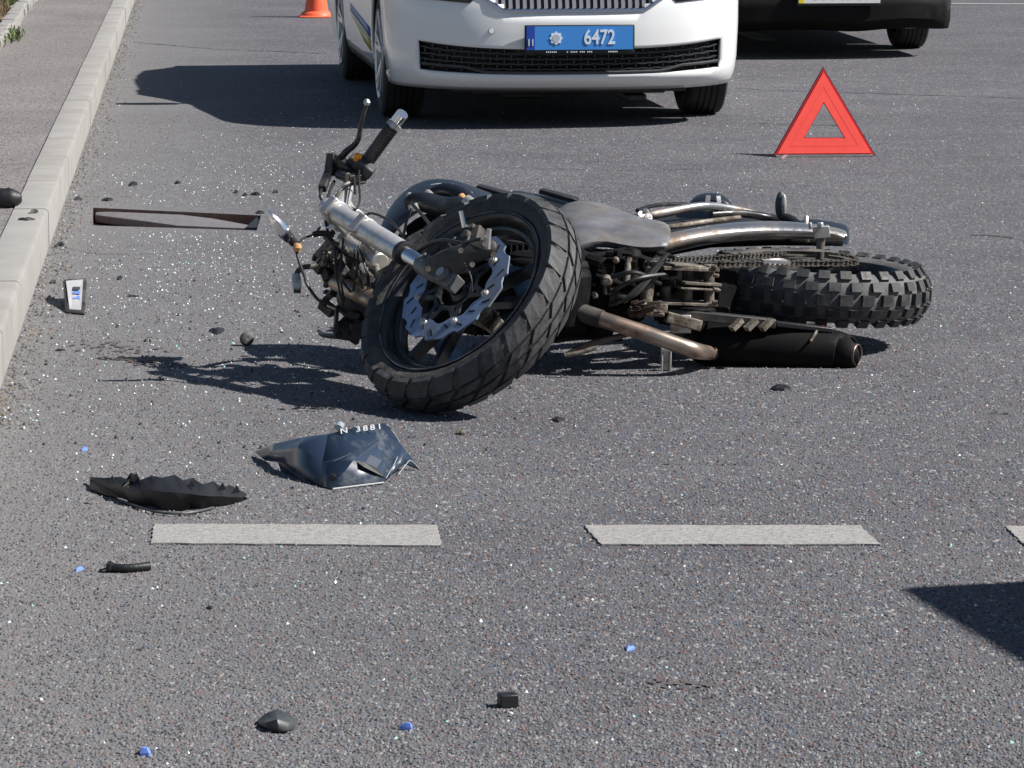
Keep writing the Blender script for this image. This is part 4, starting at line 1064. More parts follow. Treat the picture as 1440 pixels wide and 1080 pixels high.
for c, r_, h_ in ((B(.80, .13, .09), .06, .02), (B(.90, .15, .08), .08, .025)):
    MB().lathe([(0, h_), (r_*.7, h_), (r_*.95, h_*.6), (r_, 0), (0, 0)], c, Matrix((d_, u_, l_)).transposed(), n=30).build('crankcase_cover', M_['soot'], en)
for k in range(9):
    MB().box(B(.985+.02*k-.07, .26, .0), (.006, .22, .24), Matrix((d_, u_, l_)).transposed()).build('cooling_fin', M_['soot'], en)
jx = MB()
for i in range(80):
    c = P(rj.uniform(808, 945), rj.uniform(355, 445), rj.uniform(9.40, 9.50)); M3 = Matrix.Rotation(rj.uniform(-.6, .6), 3, Vector((rj.uniform(-1, 1), rj.uniform(-1, 1), rj.uniform(-1, 1))).normalized())
    jx.box(c, (rj.uniform(.012, .05), rj.uniform(.01, .03), rj.uniform(.006, .022)), M3)
tag(jx.build('engine_fittings', M_['soot'], en, smooth=0, bevel=.002), kind='stuff')
jx = MB()
for i in range(14):
    c = P(rj.uniform(885, 935), rj.uniform(425, 450), rj.uniform(9.3, 9.36)); M3 = Matrix.Rotation(rj.uniform(-.5, .5), 3, Vector((0, 1, .3)).normalized())
    jx.box(c, (rj.uniform(.02, .05), rj.uniform(.01, .03), rj.uniform(.006, .014)), M3)
tag(jx.build('engine_fittings', M_['dullpipe'], en, smooth=0, bevel=.001), kind='stuff')
for p0, p1, r_, m in (((846, 372, 9.42), (852, 415, 9.40), .009, 'pipe'), ((868, 385, 9.42), (862, 430, 9.40), .013, 'dirtalu'), ((832, 400, 9.42), (842, 436, 9.41), .008, 'dirtalu'), ((884, 362, 9.42), (880, 400, 9.40), .010, 'dirtalu'), ((820, 365, 9.45), (880, 352, 9.5), .010, 'soot'), ((838, 388, 9.40), (898, 410, 9.38), .010, 'soot'), ((815, 420, 9.42), (880, 440, 9.40), .012, 'soot')):
    MB().tube([P(*p0), P(*p1)], r_, 12).build('frame_tube', M_[m], en)
for px_, py_, r_ in ((853, 395, .016), (878, 420, .012), (836, 415, .010), (895, 390, .012), (866, 366, .009)):
    MB().lathe([(0, .012), (r_*.6, .012), (r_, .006), (r_, -.01), (0, -.01)], P(px_, py_, 9.37), Matrix.Rotation(math.pi/2, 3, 'X'), n=16).build('engine_bolt', M_['dirtalu'], en)
for i in range(5): tubes('hose', [(rj.uniform(840, 870), rj.uniform(370, 430), 9.35), (rj.uniform(880, 900), rj.uniform(350, 440), 9.33), (rj.uniform(910, 940), rj.uniform(350, 430), 9.4)], .006, M_['cable'], en)

# left frame spar / shroud, crumpled grey metal
def skin(name, rows, m, solid=.006, sub=2, parent=bike):
    return MB().grid([[P(*p) for p in r] for r in rows]).build(name, m, parent, solid=solid, sub=sub, smooth=60)
skin('frame_spar', [
    [(775, 300, 9.95), (795, 283, 10.0), (825, 279, 10.02), (860, 288, 10.02), (885, 300, 9.95), (905, 306, 9.9), (940, 312, 9.9)],
    [(785, 312, 9.8), (803, 299, 9.84), (830, 296, 9.85), (860, 306, 9.86), (888, 315, 9.8), (910, 320, 9.78), (945, 322, 9.8)],
    [(798, 332, 9.66), (812, 322, 9.68), (838, 318, 9.70), (862, 326, 9.72), (890, 330, 9.68), (915, 334, 9.68), (945, 334, 9.7)],
    [(806, 352, 9.56), (820, 346, 9.56), (842, 340, 9.58), (866, 343, 9.60), (892, 349, 9.58), (915, 350, 9.58), (940, 346, 9.62)],
    [(808, 357, 9.60), (822, 352, 9.62), (843, 346, 9.64), (866, 350, 9.66), (892, 356, 9.64), (915, 355, 9.64), (940, 350, 9.66)]], M_['framealu'], .008, sub=1)
# dark filler sheet added to deepen the shade under the spar
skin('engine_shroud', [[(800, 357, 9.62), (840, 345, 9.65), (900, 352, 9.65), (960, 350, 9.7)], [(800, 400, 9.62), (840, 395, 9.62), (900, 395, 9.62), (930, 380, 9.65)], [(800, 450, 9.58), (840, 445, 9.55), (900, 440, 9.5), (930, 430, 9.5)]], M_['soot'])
# tank and nose of the bodywork behind the front wheel
skin('fuel_tank', [
    [(532, 330, 9.612), (541, 303, 9.725), (560, 275, 9.792), (585, 257, 9.815), (612, 250, 9.824), (645, 254, 9.824), (672, 266, 9.815), (700, 276, 9.770)],
    [(536, 335, 9.590), (546, 305, 9.671), (566, 279, 9.725), (590, 263, 9.747), (615, 258, 9.757), (647, 262, 9.757), (675, 272, 9.747), (703, 281, 9.725)],
    [(540, 338, 9.568), (550, 312, 9.612), (572, 288, 9.635), (596, 274, 9.644), (620, 268, 9.657), (650, 272, 9.657), (678, 281, 9.635), (705, 288, 9.635)],
    [(545, 342, 9.545), (556, 325, 9.568), (578, 305, 9.572), (600, 292, 9.581), (624, 286, 9.590), (652, 290, 9.590), (680, 297, 9.590), (706, 302, 9.590)]], M_['blueblack'], .01)
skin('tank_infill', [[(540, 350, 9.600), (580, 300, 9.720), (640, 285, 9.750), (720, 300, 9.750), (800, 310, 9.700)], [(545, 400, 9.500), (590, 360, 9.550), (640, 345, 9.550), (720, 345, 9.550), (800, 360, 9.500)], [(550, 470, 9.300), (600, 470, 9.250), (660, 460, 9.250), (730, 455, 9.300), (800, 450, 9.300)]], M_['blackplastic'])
tubes('fairing_stay', [(573, 287, 9.550), (585, 282, 9.540), (600, 285, 9.530), (625, 292, 9.520), (650, 291, 9.510), (672, 298, 9.500), (690, 302, 9.500)], [.018, .024, .028, .030, .028, .024, .016], M_['blueblack'], bike, 16, 4)
tubes('air_duct', [(600, 275, 9.650), (625, 268, 9.630), (650, 275, 9.600), (668, 290, 9.560)], [.014, .022, .024, .018], M_['blueblack'], bike, 14, 4)
tubes('duct_edge', [(598, 263, 9.750), (620, 261, 9.720), (645, 265, 9.700), (664, 272, 9.680)], [.004, .007, .006, .003], M_['scratch'], bike, 8, 4)  # pale strip painted on as the lit ridge of the tank
MB().cyl(P(648, 276, 9.520), P(656, 286, 9.500), .011, 12).build('indicator_lamp', M_['amberlens'], bike)
MB().cyl(P(656, 282, 9.490), P(671, 293, 9.460), .017, 14).build('duct_clamp', M_['alu'], bike)
for a, b, r in (((601, 272, 9.600), (606, 277, 9.580), .012), ((580, 287, 9.500), (583, 296, 9.500), .014), ((575, 274, 9.600), (578, 279, 9.580), .008), ((722, 280, 9.650), (740, 286, 9.650), .006), ((566, 323, 9.450), (568, 330, 9.450), .008)):
    MB().cyl(P(*a), P(*b), r, 12).build('fairing_bolt', M_['alu'], bike)
tubes('loom_wire', [(580, 290, 9.500), (572, 310, 9.450), (568, 330, 9.400), (566, 352, 9.300)], .004, M_['cable'])
skin('fender_front', [[(548, 350, 9.5), (575, 330, 9.45), (600, 318, 9.4), (640, 305, 9.35)], [(556, 372, 9.35), (580, 352, 9.3), (605, 338, 9.25), (645, 318, 9.2)], [(575, 392, 9.25), (592, 372, 9.2), (615, 352, 9.15), (650, 332, 9.12)]], M_['dullplastic'], .005)
# long dark panels along the far side: seat edge, side covers
for nm, rows, m in (('side_panel', [[(664, 260, 10.2), (692, 266, 10.15), (718, 270, 10.12)], [(664, 268, 10.15), (690, 276, 10.1), (722, 280, 10.1)], [(668, 274, 10.1), (692, 281, 10.05), (728, 284, 10.0)]], 'blackplastic'),
                    ('side_panel', [[(716, 266, 10.15), (750, 272, 10.15), (790, 281, 10.15), (832, 288, 10.15)], [(718, 274, 10.1), (752, 280, 10.1), (790, 290, 10.1), (832, 298, 10.1)], [(722, 282, 10.0), (755, 288, 10.0), (792, 298, 10.), (830, 306, 10.)]], 'blueblack'),
                    ('seat', [[(828, 288, 10.25), (860, 294, 10.25), (900, 303, 10.25), (930, 310, 10.2)], [(830, 296, 10.15), (862, 304, 10.15), (900, 313, 10.15), (928, 318, 10.1)], [(832, 306, 10.), (864, 314, 10.), (900, 322, 10.), (926, 326, 10.)]], 'blueblack'),
                    ('seat_cushion', [[(880, 300, 10.3), (940, 296, 10.35), (1020, 292, 10.4), (1090, 300, 10.45), (1130, 312, 10.4)], [(880, 312, 10.2), (940, 312, 10.25), (1020, 306, 10.3), (1090, 312, 10.3), (1130, 322, 10.3)], [(880, 335, 10.0), (940, 338, 10.05), (1020, 330, 10.1), (1090, 328, 10.1), (1130, 332, 10.1)]], 'seat')):
    skin(nm, rows, M_[m], .012)
MB().bar(P(672, 262, 10.1), P(720, 275, 10.08), .05, .012).build('side_panel', M_['blackplastic'], bike, bevel=.003)
MB().bar(P(760, 268, 10.12), P(812, 282, 10.1), .05, .014).build('side_panel', M_['blackplastic'], bike, bevel=.003)
MB().bar(P(812, 293, 10.0), P(868, 306, 9.98), .03, .010).build('frame_rail', M_['alu'], bike, bevel=.002)
# bright subframe tube, grab rail
tubes('subframe_tube', [(902, 303, 9.98), (918, 302, 9.98), (950, 296, 10.02), (985, 290, 10.06), (1015, 291, 10.12), (1060, 300, 10.2)], [.010, .0135, .0135, .0125, .011, .010], M_['armalu'], bike, 16, 4)
tubes('grab_rail', [(896, 296, 10.05), (920, 289, 10.12), (955, 287, 10.2), (985, 290, 10.25), (1020, 296, 10.3)], .006, M_['blackmetal'], bike, 10, 5)
jx = MB()
for i in range(10): c = P(rj.uniform(897, 912), rj.uniform(294, 316), 9.95); MB().cyl(c, c+Vector((rj.uniform(-1, 1), -.7, rj.uniform(-1, 1))).normalized()*.02, rj.uniform(.005, .010), 10).build('frame_bolt', M_['alu'], bike)
skin('tail_lamp', [[(968, 288, 10.3), (980, 274, 10.35), (1000, 271, 10.35), (1018, 275, 10.35), (1030, 290, 10.3)], [(970, 292, 10.25), (982, 284, 10.25), (1000, 282, 10.25), (1018, 284, 10.25), (1028, 293, 10.25)]], M_['blueblack'], .02)
MB().bar(P(996, 275, 10.22), P(994, 291, 10.2), .012, .006).build('lamp_bracket', M_['alu'], bike)
MB().bar(P(1010, 276, 10.22), P(1012, 291, 10.2), .012, .006).build('lamp_bracket', M_['alu'], bike)
# lower subframe rail (brownish) beside the bright one
tubes('subframe_tube', [(905, 322, 9.9), (950, 318, 9.95), (1000, 311, 10.02), (1040, 306, 10.1)], [.007, .008, .008, .007], M_['dirtalu'], bike, 12, 4)
tubes('subframe_tube', [(1000, 302, 10.1), (1040, 300, 10.15), (1075, 305, 10.2), (1100, 312, 10.2)], .012, M_['blackmetal'], bike, 12, 4)
# upright oval indicator
ov = MB(); c = P(1098, 289, 10.15); ov.lathe([(0, -.042), (.012, -.036), (.019, -.018), (.021, 0), (.019, .018), (.011, .036), (0, .042)], c, Matrix.Diagonal((.8, .6, 1)), n=20)
ov.build('rear_indicator', M_['greyplastic'], bike); MB().lathe([(0, -.034), (.010, -.026), (.014, 0), (.010, .026), (0, .034)], c+Vector((.008, -.010, .0)), Matrix.Diagonal((.6, .4, 1)), n=20).build('indicator_lens', M_['alu'], bike)
MB().tube([P(1100, 305, 10.15), P(1112, 308, 10.12), P(1125, 316, 10.05)], [.014, .012, .010], 10, smooth=3).build('indicator_stalk', M_['blackplastic'], bike)
# tail plate holder
skin('tail_fender', [[(1122, 306, 10.35), (1150, 308, 10.35), (1180, 313, 10.35), (1194, 317, 10.35)], [(1122, 322, 10.2), (1150, 324, 10.2), (1180, 328, 10.2), (1195, 330, 10.2)], [(1124, 342, 10.05), (1150, 344, 10.05), (1180, 346, 10.05), (1195, 347, 10.05)]], M_['blueblack'], .01)
MB().tube([P(1134, 305, 10.0), P(1134, 325, 9.97), P(1136, 340, 9.97)], .006, 8).build('tail_stay', M_['alu'], bike)
skin('chain_guard', [[(1010, 352, 9.66), (1060, 350, 9.72), (1110, 347, 9.78), (1180, 352, 9.82)], [(1010, 356, 9.64), (1060, 355, 9.70), (1110, 352, 9.76), (1180, 356, 9.8)]], M_['dullplastic'], .003)
MB().bar(P(1072, 367, 9.55), P(1108, 369, 9.56), .03, .008).build('swingarm_plate', M_['alu'], bike)
# lower frame beam in front of the rear wheel, with pale bracket tabs
MB().bar(P(925, 438, 9.42), P(1090, 455, 9.45), .035, .026).build('footrest_beam', M_['dullplastic'], bike, bevel=.004)
MB().bar(P(1090, 455, 9.45), P(1170, 464, 9.47), .03, .014).build('footrest_beam', M_['blackplastic'], bike, bevel=.003)
for x in (1033, 1054, 1075): MB().bar(P(x-4, 463, 9.40), P(x+9, 450, 9.42), .02, .013).build('bracket_tab', M_['dirtalu'], bike)
MB().box(P(957, 455, 9.42), (.055, .03, .05)).build('footrest_bracket', M_['alu'], bike, bevel=.003)
MB().bar(P(936, 445, 9.4), P(985, 458, 9.42), .03, .03).build('footrest_bracket', M_['dirtalu'], bike, bevel=.003)
MB().cyl(P(1140, 466, 9.5), P(1160, 462, 9.5), .009, 10).build('brake_hose_union', M_['redlamp'], bike)
# exhaust: header, link pipe, silencer
tubes('exhaust_pipe', [(795, 432, 9.38), (822, 441, 9.33), (862, 454, 9.30), (905, 468, 9.29), (945, 482, 9.29), (978, 493, 9.31), (1002, 497, 9.44)], [.021, .0215, .0215, .0215, .0215, .022, .018], M_['pipe'], bike, 20, 4)
tubes('pipe_collar', [(816, 439, 9.33), (846, 449, 9.31)], [.0245, .0245], M_['dullplastic'], bike, 20, 0)
sil = MB().tube([P(975, 478, 9.49), P(985, 478, 9.50), P(1000, 483, 9.50), P(1110, 490, 9.49), P(1176, 497, 9.48), P(1193, 499, 9.46), P(1197, 499, 9.46)], [.02, .048, .064, .067, .062, .050, .036], 32, smooth=3).build('silencer', M_['soot'], bike)
ax_ = (P(1212, 501, 9.44)-P(1180, 500, 9.46)).normalized(); ax_ = Vector((ax_.x, -.55, -.02)).normalized()
tip_ = P(1204, 499, 9.44); Me = frameM(Vector(), ax_, (0, 0, 1)).to_3x3()
MB().lathe([(.022, -.03), (.0245, .004), (.028, .006), (.030, .004), (.031, -.03)], tip_, Me, n=36).build('silencer_outlet', M_['dullpipe'], sil)
MB().lathe([(0, -.02), (.024, -.02)], tip_, Me, n=24).build('outlet_throat', M_['black'], sil)
MB().tube([P(1150, 462, 9.46), P(1146, 470, 9.44), P(1140, 480, 9.42)], .004, 8).build('silencer_clamp', M_['dirtalu'], sil)
# crash bar and side items below
tubes('crash_bar', [(796, 500, 9.3), (820, 487, 9.3), (850, 478, 9.3), (878, 471, 9.32), (900, 462, 9.35)], .008, M_['dullpipe'], bike, 12, 4)
tubes('crash_bar', [(794, 500, 9.26), (815, 496, 9.26), (838, 489, 9.26)], .006, M_['dirtalu'], bike, 10, 4)
# footrest standing upright on the road
fr_ = MB(); a, b = P(937, 492, 9.38), P(936, 533, 9.38)
for off in (-.011, .011): fr_.bar(a+Vector((off, 0, 0)), b+Vector((off, 0, 0)), .016, .006, up=(1, 0, 0))
for t in (0, 1.0): p = a.lerp(b, t); fr_.box(p, (.028, .018, .010))
fr_.box(a.lerp(b, .5)+Vector((0, .004, 0)), (.018, .004, .07)); fr_.tube([b+Vector((0, 0, .0)), b+Vector((.002, -.004, -.008))], [.012, .006], 10)
fr_.build('footrest', M_['alu'], bike, bevel=.002)
# dark side cover bottom resting on road behind front wheel
skin('side_cover', [[(760, 455, 9.45), (800, 450, 9.45), (840, 462, 9.45), (880, 475, 9.45)], [(760, 490, 9.42), (800, 480, 9.42), (840, 478, 9.42), (880, 484, 9.42)]], M_['blackplastic'])

# ================================================================== DEBRIS
def thing_mesh(name, mb, m, label, cat, base, group=None, **k):
    o = mb.build(name, m, None, off=base, **k); tag(o, label, cat, group); return o
# big navy fairing panel
b0 = G(480, 680); fp_ = root('fairing_panel', b0); tag(fp_, 'large glossy dark blue fairing panel with white lettering, torn off in front of the motorcycle', 'fairing panel')
def Q(px, py, z): return G(px, py+z*660, z) if False else P(px, py, (G(px, py+z*640).y))
def skinz(name, rows, m, parent, solid=.004, sub=1):
    return MB().grid([[Q(*p) for p in r] for r in rows]).build(name, m, parent, solid=solid, sub=sub, smooth=50)
def QF(px, py, dy=0.):                        # the panel leans back from the line where it touches the road
    bt = float(np.interp(px, [360, 374, 396, 430, 456, 466, 540, 546, 575, 592], [643, 649, 664, 678, 686, 689, 681, 675, 664, 661]))
    return P(px, min(py, bt), G(px, bt).y+(bt-min(py, bt))*.0016+dy)
def facets(name, polys, m, solid=.0045):
    mb = MB()
    for pl in polys: mb.add([QF(p[0], p[1], OFF.get((p[0], p[1]), 0)) for p in pl], [tuple(range(len(pl)))])
    return mb.build(name, m, fp_, solid=solid, smooth=12, weld=.0005)
OFF = {(510, 626): -.015, (497, 648): -.012, (530, 620): .006, (512, 653): .012, (528, 660): .012, (420, 630): -.02, (520, 640): .008, (536, 648): .008, (563, 626): -.01, (570, 652): .01, (454, 650): -.005, (550, 604): .02, (540, 596): .03, (500, 602): .02}
A0, A1, A2, A3, A4, A5 = (454, 650, .05), (462, 611, .085), (500, 602, .10), (540, 596, .105), (550, 604, .10), (510, 626, .085)
K2, K3, S1, S2, S3 = (530, 620, .088), (497, 648, .060), (512, 653, .050), (528, 660, .036), (542, 673, .010)
facets('front_half', [[A0, A5, A4, A3, A2, A1], [A0, K3, K2, A5], [A5, K2, A4], [A0, (456, 685, .006), (466, 688, .003), K3], [K3, (466, 688, .003), (505, 684, .004), (540, 680, .003), S1], [S1, (540, 680, .003), S3, S2],
    [K3, S1, (520, 640, .066), K2], [S1, S2, (536, 648, .05), (520, 640, .066)], [S2, S3, (556, 650, .03), (536, 648, .05)], [K2, (520, 640, .066), (536, 648, .05), (556, 650, .03), (563, 626, .06), A4]], M_['fairing'])
facets('rear_half', [[A1, (425, 616, .08), (420, 630, .07), A0], [(425, 616, .08), (388, 624, .06), (384, 635, .05), (420, 630, .07)], [(388, 624, .06), (360, 636, .03), (384, 635, .05)],
    [A0, (420, 630, .07), (424, 655, .035), (456, 685, .006)], [(420, 630, .07), (384, 635, .05), (392, 650, .02), (424, 655, .035)], [(384, 635, .05), (360, 636, .03), (374, 648, .003), (392, 650, .02)], [(424, 655, .035), (392, 650, .02), (396, 664, .002), (430, 678, .003), (456, 685, .006)]], M_['fairing'])
facets('side_wing', [[(563, 626, .06), (576, 641, .032), (570, 652, .018), (556, 650, .03)], [(576, 641, .032), (590, 660, .002), (570, 652, .018)], [(556, 650, .03), (570, 652, .018), (556, 662, .010), (544, 674, .004)]], M_['fairing'])
dcl = MB().prism([QF(498, 648), QF(512, 651), QF(528, 658), QF(541, 672), QF(530, 667), QF(512, 658)], (0, -.006, .003)); dcl.build('panel_slot', M_['black'], fp_, smooth=0)
def strip(pts, r, m, nm='scratch_line', parent=fp_): return MB().tube([QF(p[0], p[1], -.004)+Vector((0, -.0025, .0012)) for p in pts], r*.7, 6, smooth=4).build(nm, m, parent)
strip([(456, 650, .045), (470, 648, .055), (490, 640, .07), (515, 628, .08), (540, 612, .09)], .0009, M_['faintscratch'])  # paler line drawn along a crease of the panel
strip([(496, 647, .07), (520, 632, .085), (545, 612, .09)], .0008, M_['faintscratch'])
strip([(468, 688, .003), (500, 684, .007), (540, 679, .006)], .0028, M_['scratch'], 'panel_edge')  # painted highlight along the panel edge, like the next two strips
strip([(550, 604, .10), (563, 626, .06), (556, 650, .03), (543, 673, .008)], .0012, M_['scratch'], 'panel_edge')
strip([(560, 668, .006), (570, 655, .014), (578, 648, .014), (590, 660, .003)], .0012, M_['scratch'], 'panel_edge')
MB().cyl(QF(468, 671)+Vector((0, -.010, 0)), QF(468, 671)+Vector((0, .006, 0)), .007, 14).build('screw_hole', M_['black'], fp_)
MB().cyl(QF(476, 602), QF(479, 597), .010, 14).build('mounting_stud', M_['clear'], fp_)
ch_ = 'N 3881'
for i, c in enumerate(ch_):
    if c == ' ': continue
    t = i/5; px, py = 484+t*50, 608-t*6
    p = QF(px, py)+Vector((0, -.006, .004)); Ml = Matrix.Translation(p-Vector(fp_['_b'])) @ Matrix.Rotation(R(-10), 4, 'Y') @ Matrix.Rotation(R(52), 4, 'X')
    text_mesh(c, .019, 'lettering', M_['decal'], fp_, Ml, .0006, 1.2)

# black torn shard
b1 = G(240, 712); sh1 = root('torn_plastic_panel', b1); tag(sh1, 'jagged black torn plastic panel lying above the left white dash', 'plastic piece')
top = [(126, 671), (150, 672), (172, 671), (180, 676), (184, 666), (192, 668), (198, 676), (214, 670), (228, 673), (246, 669), (258, 677), (270, 673), (284, 682), (300, 678), (312, 688), (322, 683), (335, 690), (347, 696)]
midl = [(130, 674), (152, 679), (172, 684), (182, 686), (190, 687), (200, 688), (212, 690), (226, 692), (242, 693), (256, 694), (268, 695), (282, 697), (298, 698), (310, 698), (320, 699), (332, 699), (344, 699)]
midl = [(128, 673)]+midl
rt_ = random.Random(2); bot = [(x, 684+rt_.uniform(-2, 2)+26*math.sin(min(1, max(0, (x-120)/240))*math.pi)+(x-126)*.05) for x, y in top]
rows = [[Q(x, y, .055*math.sin(math.pi*min(1, max(0, (x-110)/250)))+.004) for x, y in top], [Q(x, y, .035*math.sin(math.pi*min(1, max(0, (x-110)/250)))+.004) for x, y in midl], [Q(x, y, .004) for x, y in bot]]
MB().grid(rows).build('panel_skin', M_['blackplastic'], sh1, solid=.005, smooth=50)
jg = MB()
for x, y in ((184, 672), (205, 676), (262, 682), (305, 686), (325, 690), (150, 676)):
    p = Q(x, y+4, .045); jg.prism([p, p+Vector((.02, .0, .004)), p+Vector((.012, .004, .018))], (0, -.006, 0))
jg.build('torn_edge', M_['blackplastic'], sh1, smooth=0)
MB().tube([Q(170, 704, .004), Q(215, 719, .006), Q(260, 722, .006), Q(300, 714, .004)], .003, 6, smooth=3).build('panel_lip', M_['greyplastic'], sh1)
# silver badge plate near kerb
b2 = G(105, 425); bd_ = root('badge_plate', b2); tag(bd_, 'small pale trapezoid cover with blue squares beside the kerb', 'cover')
tr = [Q(90, 393, .045), Q(122, 391, .045), Q(119, 441, .004), Q(95, 439, .004)]
MB().prism(tr, (0, .006, -.008)).build('cover_shell', M_['dullplastic'], bd_, bevel=.002)
tr2 = [Q(93, 396, .0445), Q(117, 394, .0445), Q(114, 437, .006), Q(98, 436, .006)]
MB().prism([p+Vector((0, -.003, .003)) for p in tr2], (0, .002, -.002)).build('pale_face', M_['palegrey'], bd_, smooth=0)
MB().prism([Q(88, 396, .03), Q(92, 393, .045), Q(96, 439, .004), Q(92, 437, .002)], (0, .004, -.002)).build('cover_side', M_['blackplastic'], bd_, smooth=0)
for k, (y, z) in enumerate(((407, .035), (413, .029), (420, .022))):
    q = [Q(103, y-2, z), Q(113, y-2, z), Q(113, y+2, z-.003), Q(103, y+2, z-.003)]
    MB().prism([p+Vector((0, -.006, .005)) for p in q], (0, .001, -.001)).build('blue_mark', M_['blueplastic'] if k else M_['greyplastic'], bd_, smooth=0)
# part lying on the footpath at the left edge
b3 = G(10, 292, PZ); o3 = MB(); 
yb = b3.y; o3.tube([P(-14, 280, yb+.02), P(0, 279, yb), P(18, 279, yb), (P(30, 278, yb))], [.028, .036, .034, .015], 16, smooth=4); o3.tube([P(4, 270, yb), P(12, 266, yb), P(20, 271, yb)], .007, 8); o3.box(P(-8, 289, yb), (.09, .05, .03))
thing_mesh('smashed_lamp_housing', o3, M_['blackplastic'], 'black smashed lamp housing lying on the footpath beside the kerb', 'lamp housing', b3)

def lump(name, px, py, w_, d, h, m, label, cat, seed, z=0, group=None, pts=9, jag=.3):
    rr = random.Random(seed); c = G(px, py, z); mb = MB(); ring = []
    for k in range(pts):
        a = 6.283*k/pts; q = 1+rr.uniform(-jag*1.5, jag); ring.append((math.cos(a)*w_/2*q, math.sin(a)*d/2*q))
    rows = [[c+Vector((x, y, -.0005)) for x, y in ring], [c+Vector((x*.95, y*.95, h*rr.uniform(.3, .6))) for x, y in ring], [c+Vector((x*.5, y*.5, h*rr.uniform(.8, 1.0))) for x, y in ring]]
    rows = [r+[r[0]] for r in rows]; mb.grid(rows); mb.add([p for p in rows[2][:-1]], [tuple(range(pts))])
    return thing_mesh(name, mb, m, label, cat, c, group, smooth=0)
# leaf-like dark shard at the bottom
c4 = G(390, 1016); lf = MB()
rows = [[G(362, 1014, .004), G(372, 1005, .008), G(388, 998, .014), G(402, 1003, .012), G(418, 1012, .006)], [G(364, 1018, .006), G(376, 1016, .014), G(390, 1012, .022), G(404, 1016, .012), G(418, 1018, .008)], [G(374, 1024, .002), G(382, 1026, .006), G(392, 1029, .003), G(404, 1028, .005), G(414, 1025, .002)]]
lf.grid(rows); thing_mesh('curved_shard', lf, M_['greyplastic'], 'dark curved shard with a pointed top lying between two blue plastic bits', 'plastic piece', c4, solid=.002, smooth=20)
# black cube
c5 = G(714, 996); cu = MB().box(c5+Vector((0, .012, .011)), (.031, .026, .022), Matrix.Rotation(.25, 3, 'Z'))
thing_mesh('rubber_block', cu, M_['blackplastic'], 'small black rubber block on the asphalt below the gap between the white dashes', 'rubber block', c5, bevel=.002)
# black bar with knob
c6 = G(180, 800); br = MB().tube([G(158, 798, .009), G(180, 799, .009), G(210, 796, .009)], [.0085, .008, .009], 12, smooth=2)
br.tube([G(149, 797, .010), G(154, 797, .010), G(159, 798, .010)], [.006, .0125, .009], 12); br.tube([G(140, 802, .003), G(150, 799, .006)], .002, 6)
thing_mesh('broken_lever', br, M_['blackplastic'], 'short black rod with a rounded end lying below the left white dash', 'lever', c6)
# round cap and nearby piece
c7 = G(347, 486); cp = MB().lathe([(0, .010), (.010, .012), (.018, .009), (.020, 0), (.018, -.008), (.0, -.008)], c7+Vector((0, 0, .019)), Matrix.Rotation(1.2, 3, 'X') @ Matrix.Rotation(.4, 3, 'Y'), n=24)
thing_mesh('round_cap', cp, M_['dullplastic'], 'small round black cap standing on edge above the shadow of the front wheel', 'cap', c7)
lump('plastic_shard', 305, 467, .052, .10, .012, M_['blackplastic'], 'flat dark plastic shard just left of the round black cap', 'plastic piece', 3)
lump('plastic_shard', 1098, 547, .064, .07, .012, M_['blackplastic'], 'flat oval black shard in front of the silencer', 'plastic piece', 4, jag=.15)
lump('plastic_shard', 648, 611, .022, .03, .012, M_['dirtalu'], 'tiny pale chunk under the front tyre of the motorcycle', 'metal piece', 5)
lump('plastic_shard', 783, 591, .034, .06, .008, M_['blackplastic'], 'tiny dark shard right of the front tyre', 'plastic piece', 6, jag=.5)
lump('plastic_shard', 38, 309, .07, .05, .008, M_['dullplastic'], 'thin dark sliver lying on the kerb near the lamp housing', 'plastic piece', 7, z=KH)
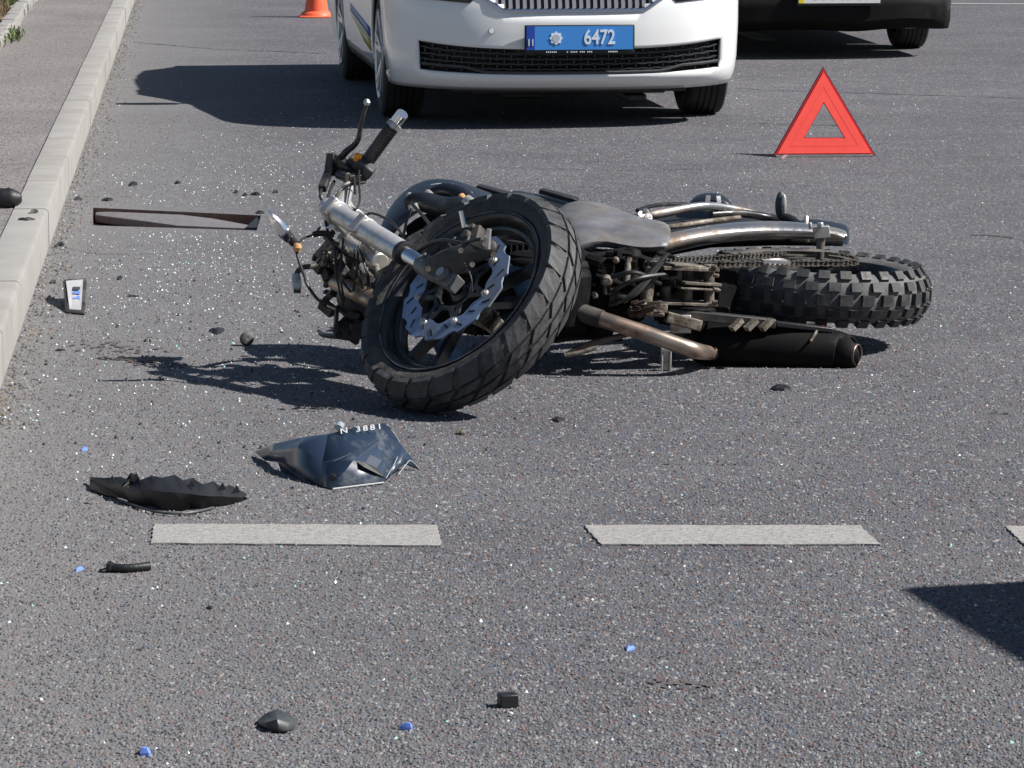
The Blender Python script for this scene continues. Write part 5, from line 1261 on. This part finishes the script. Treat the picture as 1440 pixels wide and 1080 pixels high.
lump('plastic_shard', 47, 299, .03, .05, .012, M_['dullplastic'], 'small brown crumb on the kerb behind the dark sliver', 'plastic piece', 8, z=KH)
lump('plastic_shard', 85, 345, .035, .12, .012, M_['blackplastic'], 'small black crumb at the foot of the kerb above the pale cover', 'plastic piece', 9, jag=.5)
lump('plastic_shard', 75, 398, .02, .05, .010, M_['blackplastic'], 'tiny black crumb left of the pale cover', 'plastic piece', 10)
lump('plastic_shard', 168, 392, .022, .06, .010, M_['blackplastic'], 'tiny dark shard right of the pale cover', 'plastic piece', 12, jag=.5)
lump('plastic_shard', 186, 417, .05, .03, .004, M_['blackplastic'], 'thin dark splinter right of and below the pale cover', 'plastic piece', 13)
lump('plastic_shard', 84, 493, .035, .03, .005, M_['blackplastic'], 'thin dark splinter between the kerb and the brown stain', 'plastic piece', 14)
lump('plastic_shard', 187, 260, .03, .12, .014, M_['blackplastic'], 'black crumb behind the storm drain', 'plastic piece', 15)
lump('plastic_shard', 296, 856, .018, .02, .006, M_['blackplastic'], 'tiny black crumb below the left white dash', 'plastic piece', 16)
for i, (x, y) in enumerate(((332, 271), (345, 275), (360, 274), (388, 271), (110, 281), (152, 282), (250, 258), (366, 300))):
    lump('grit_crumb', x, y, .02+.01*(i % 3), .06, .012, M_['blackplastic'], 'dark crumb by the storm drain, '+('leftmost of four in the row behind its right end', 'second from left in the row behind its right end', 'third from left in the row behind its right end', 'rightmost of the row near the mirror', 'closest of all to the kerb', 'just behind its left corner', 'alone behind its middle', 'touching its right end')[i], 'crumb', 30+i, group='dark crumbs around the storm drain')
for i, (x, y, w_, lb_) in enumerate(((203, 1061, .026, 'bright blue plastic bit nearest the bottom left corner'), (574, 1026, .024, 'pale blue plastic bit near the bottom, right of the curved shard'), (885, 913, .015, 'tiny blue plastic bit below the right white dash'), (119, 633, .015, 'tiny blue plastic bit above the torn black panel'), (112, 801, .014, 'tiny blue plastic bit left of the short black rod'))):
    lump('blue_plastic_bit', x, y, w_, .03, w_*.5, M_['blueplastic'], lb_, 'plastic bit', 50+i, jag=.45, pts=6)

for o in bpy.data.objects:
    if '_b' in o: del o['_b']
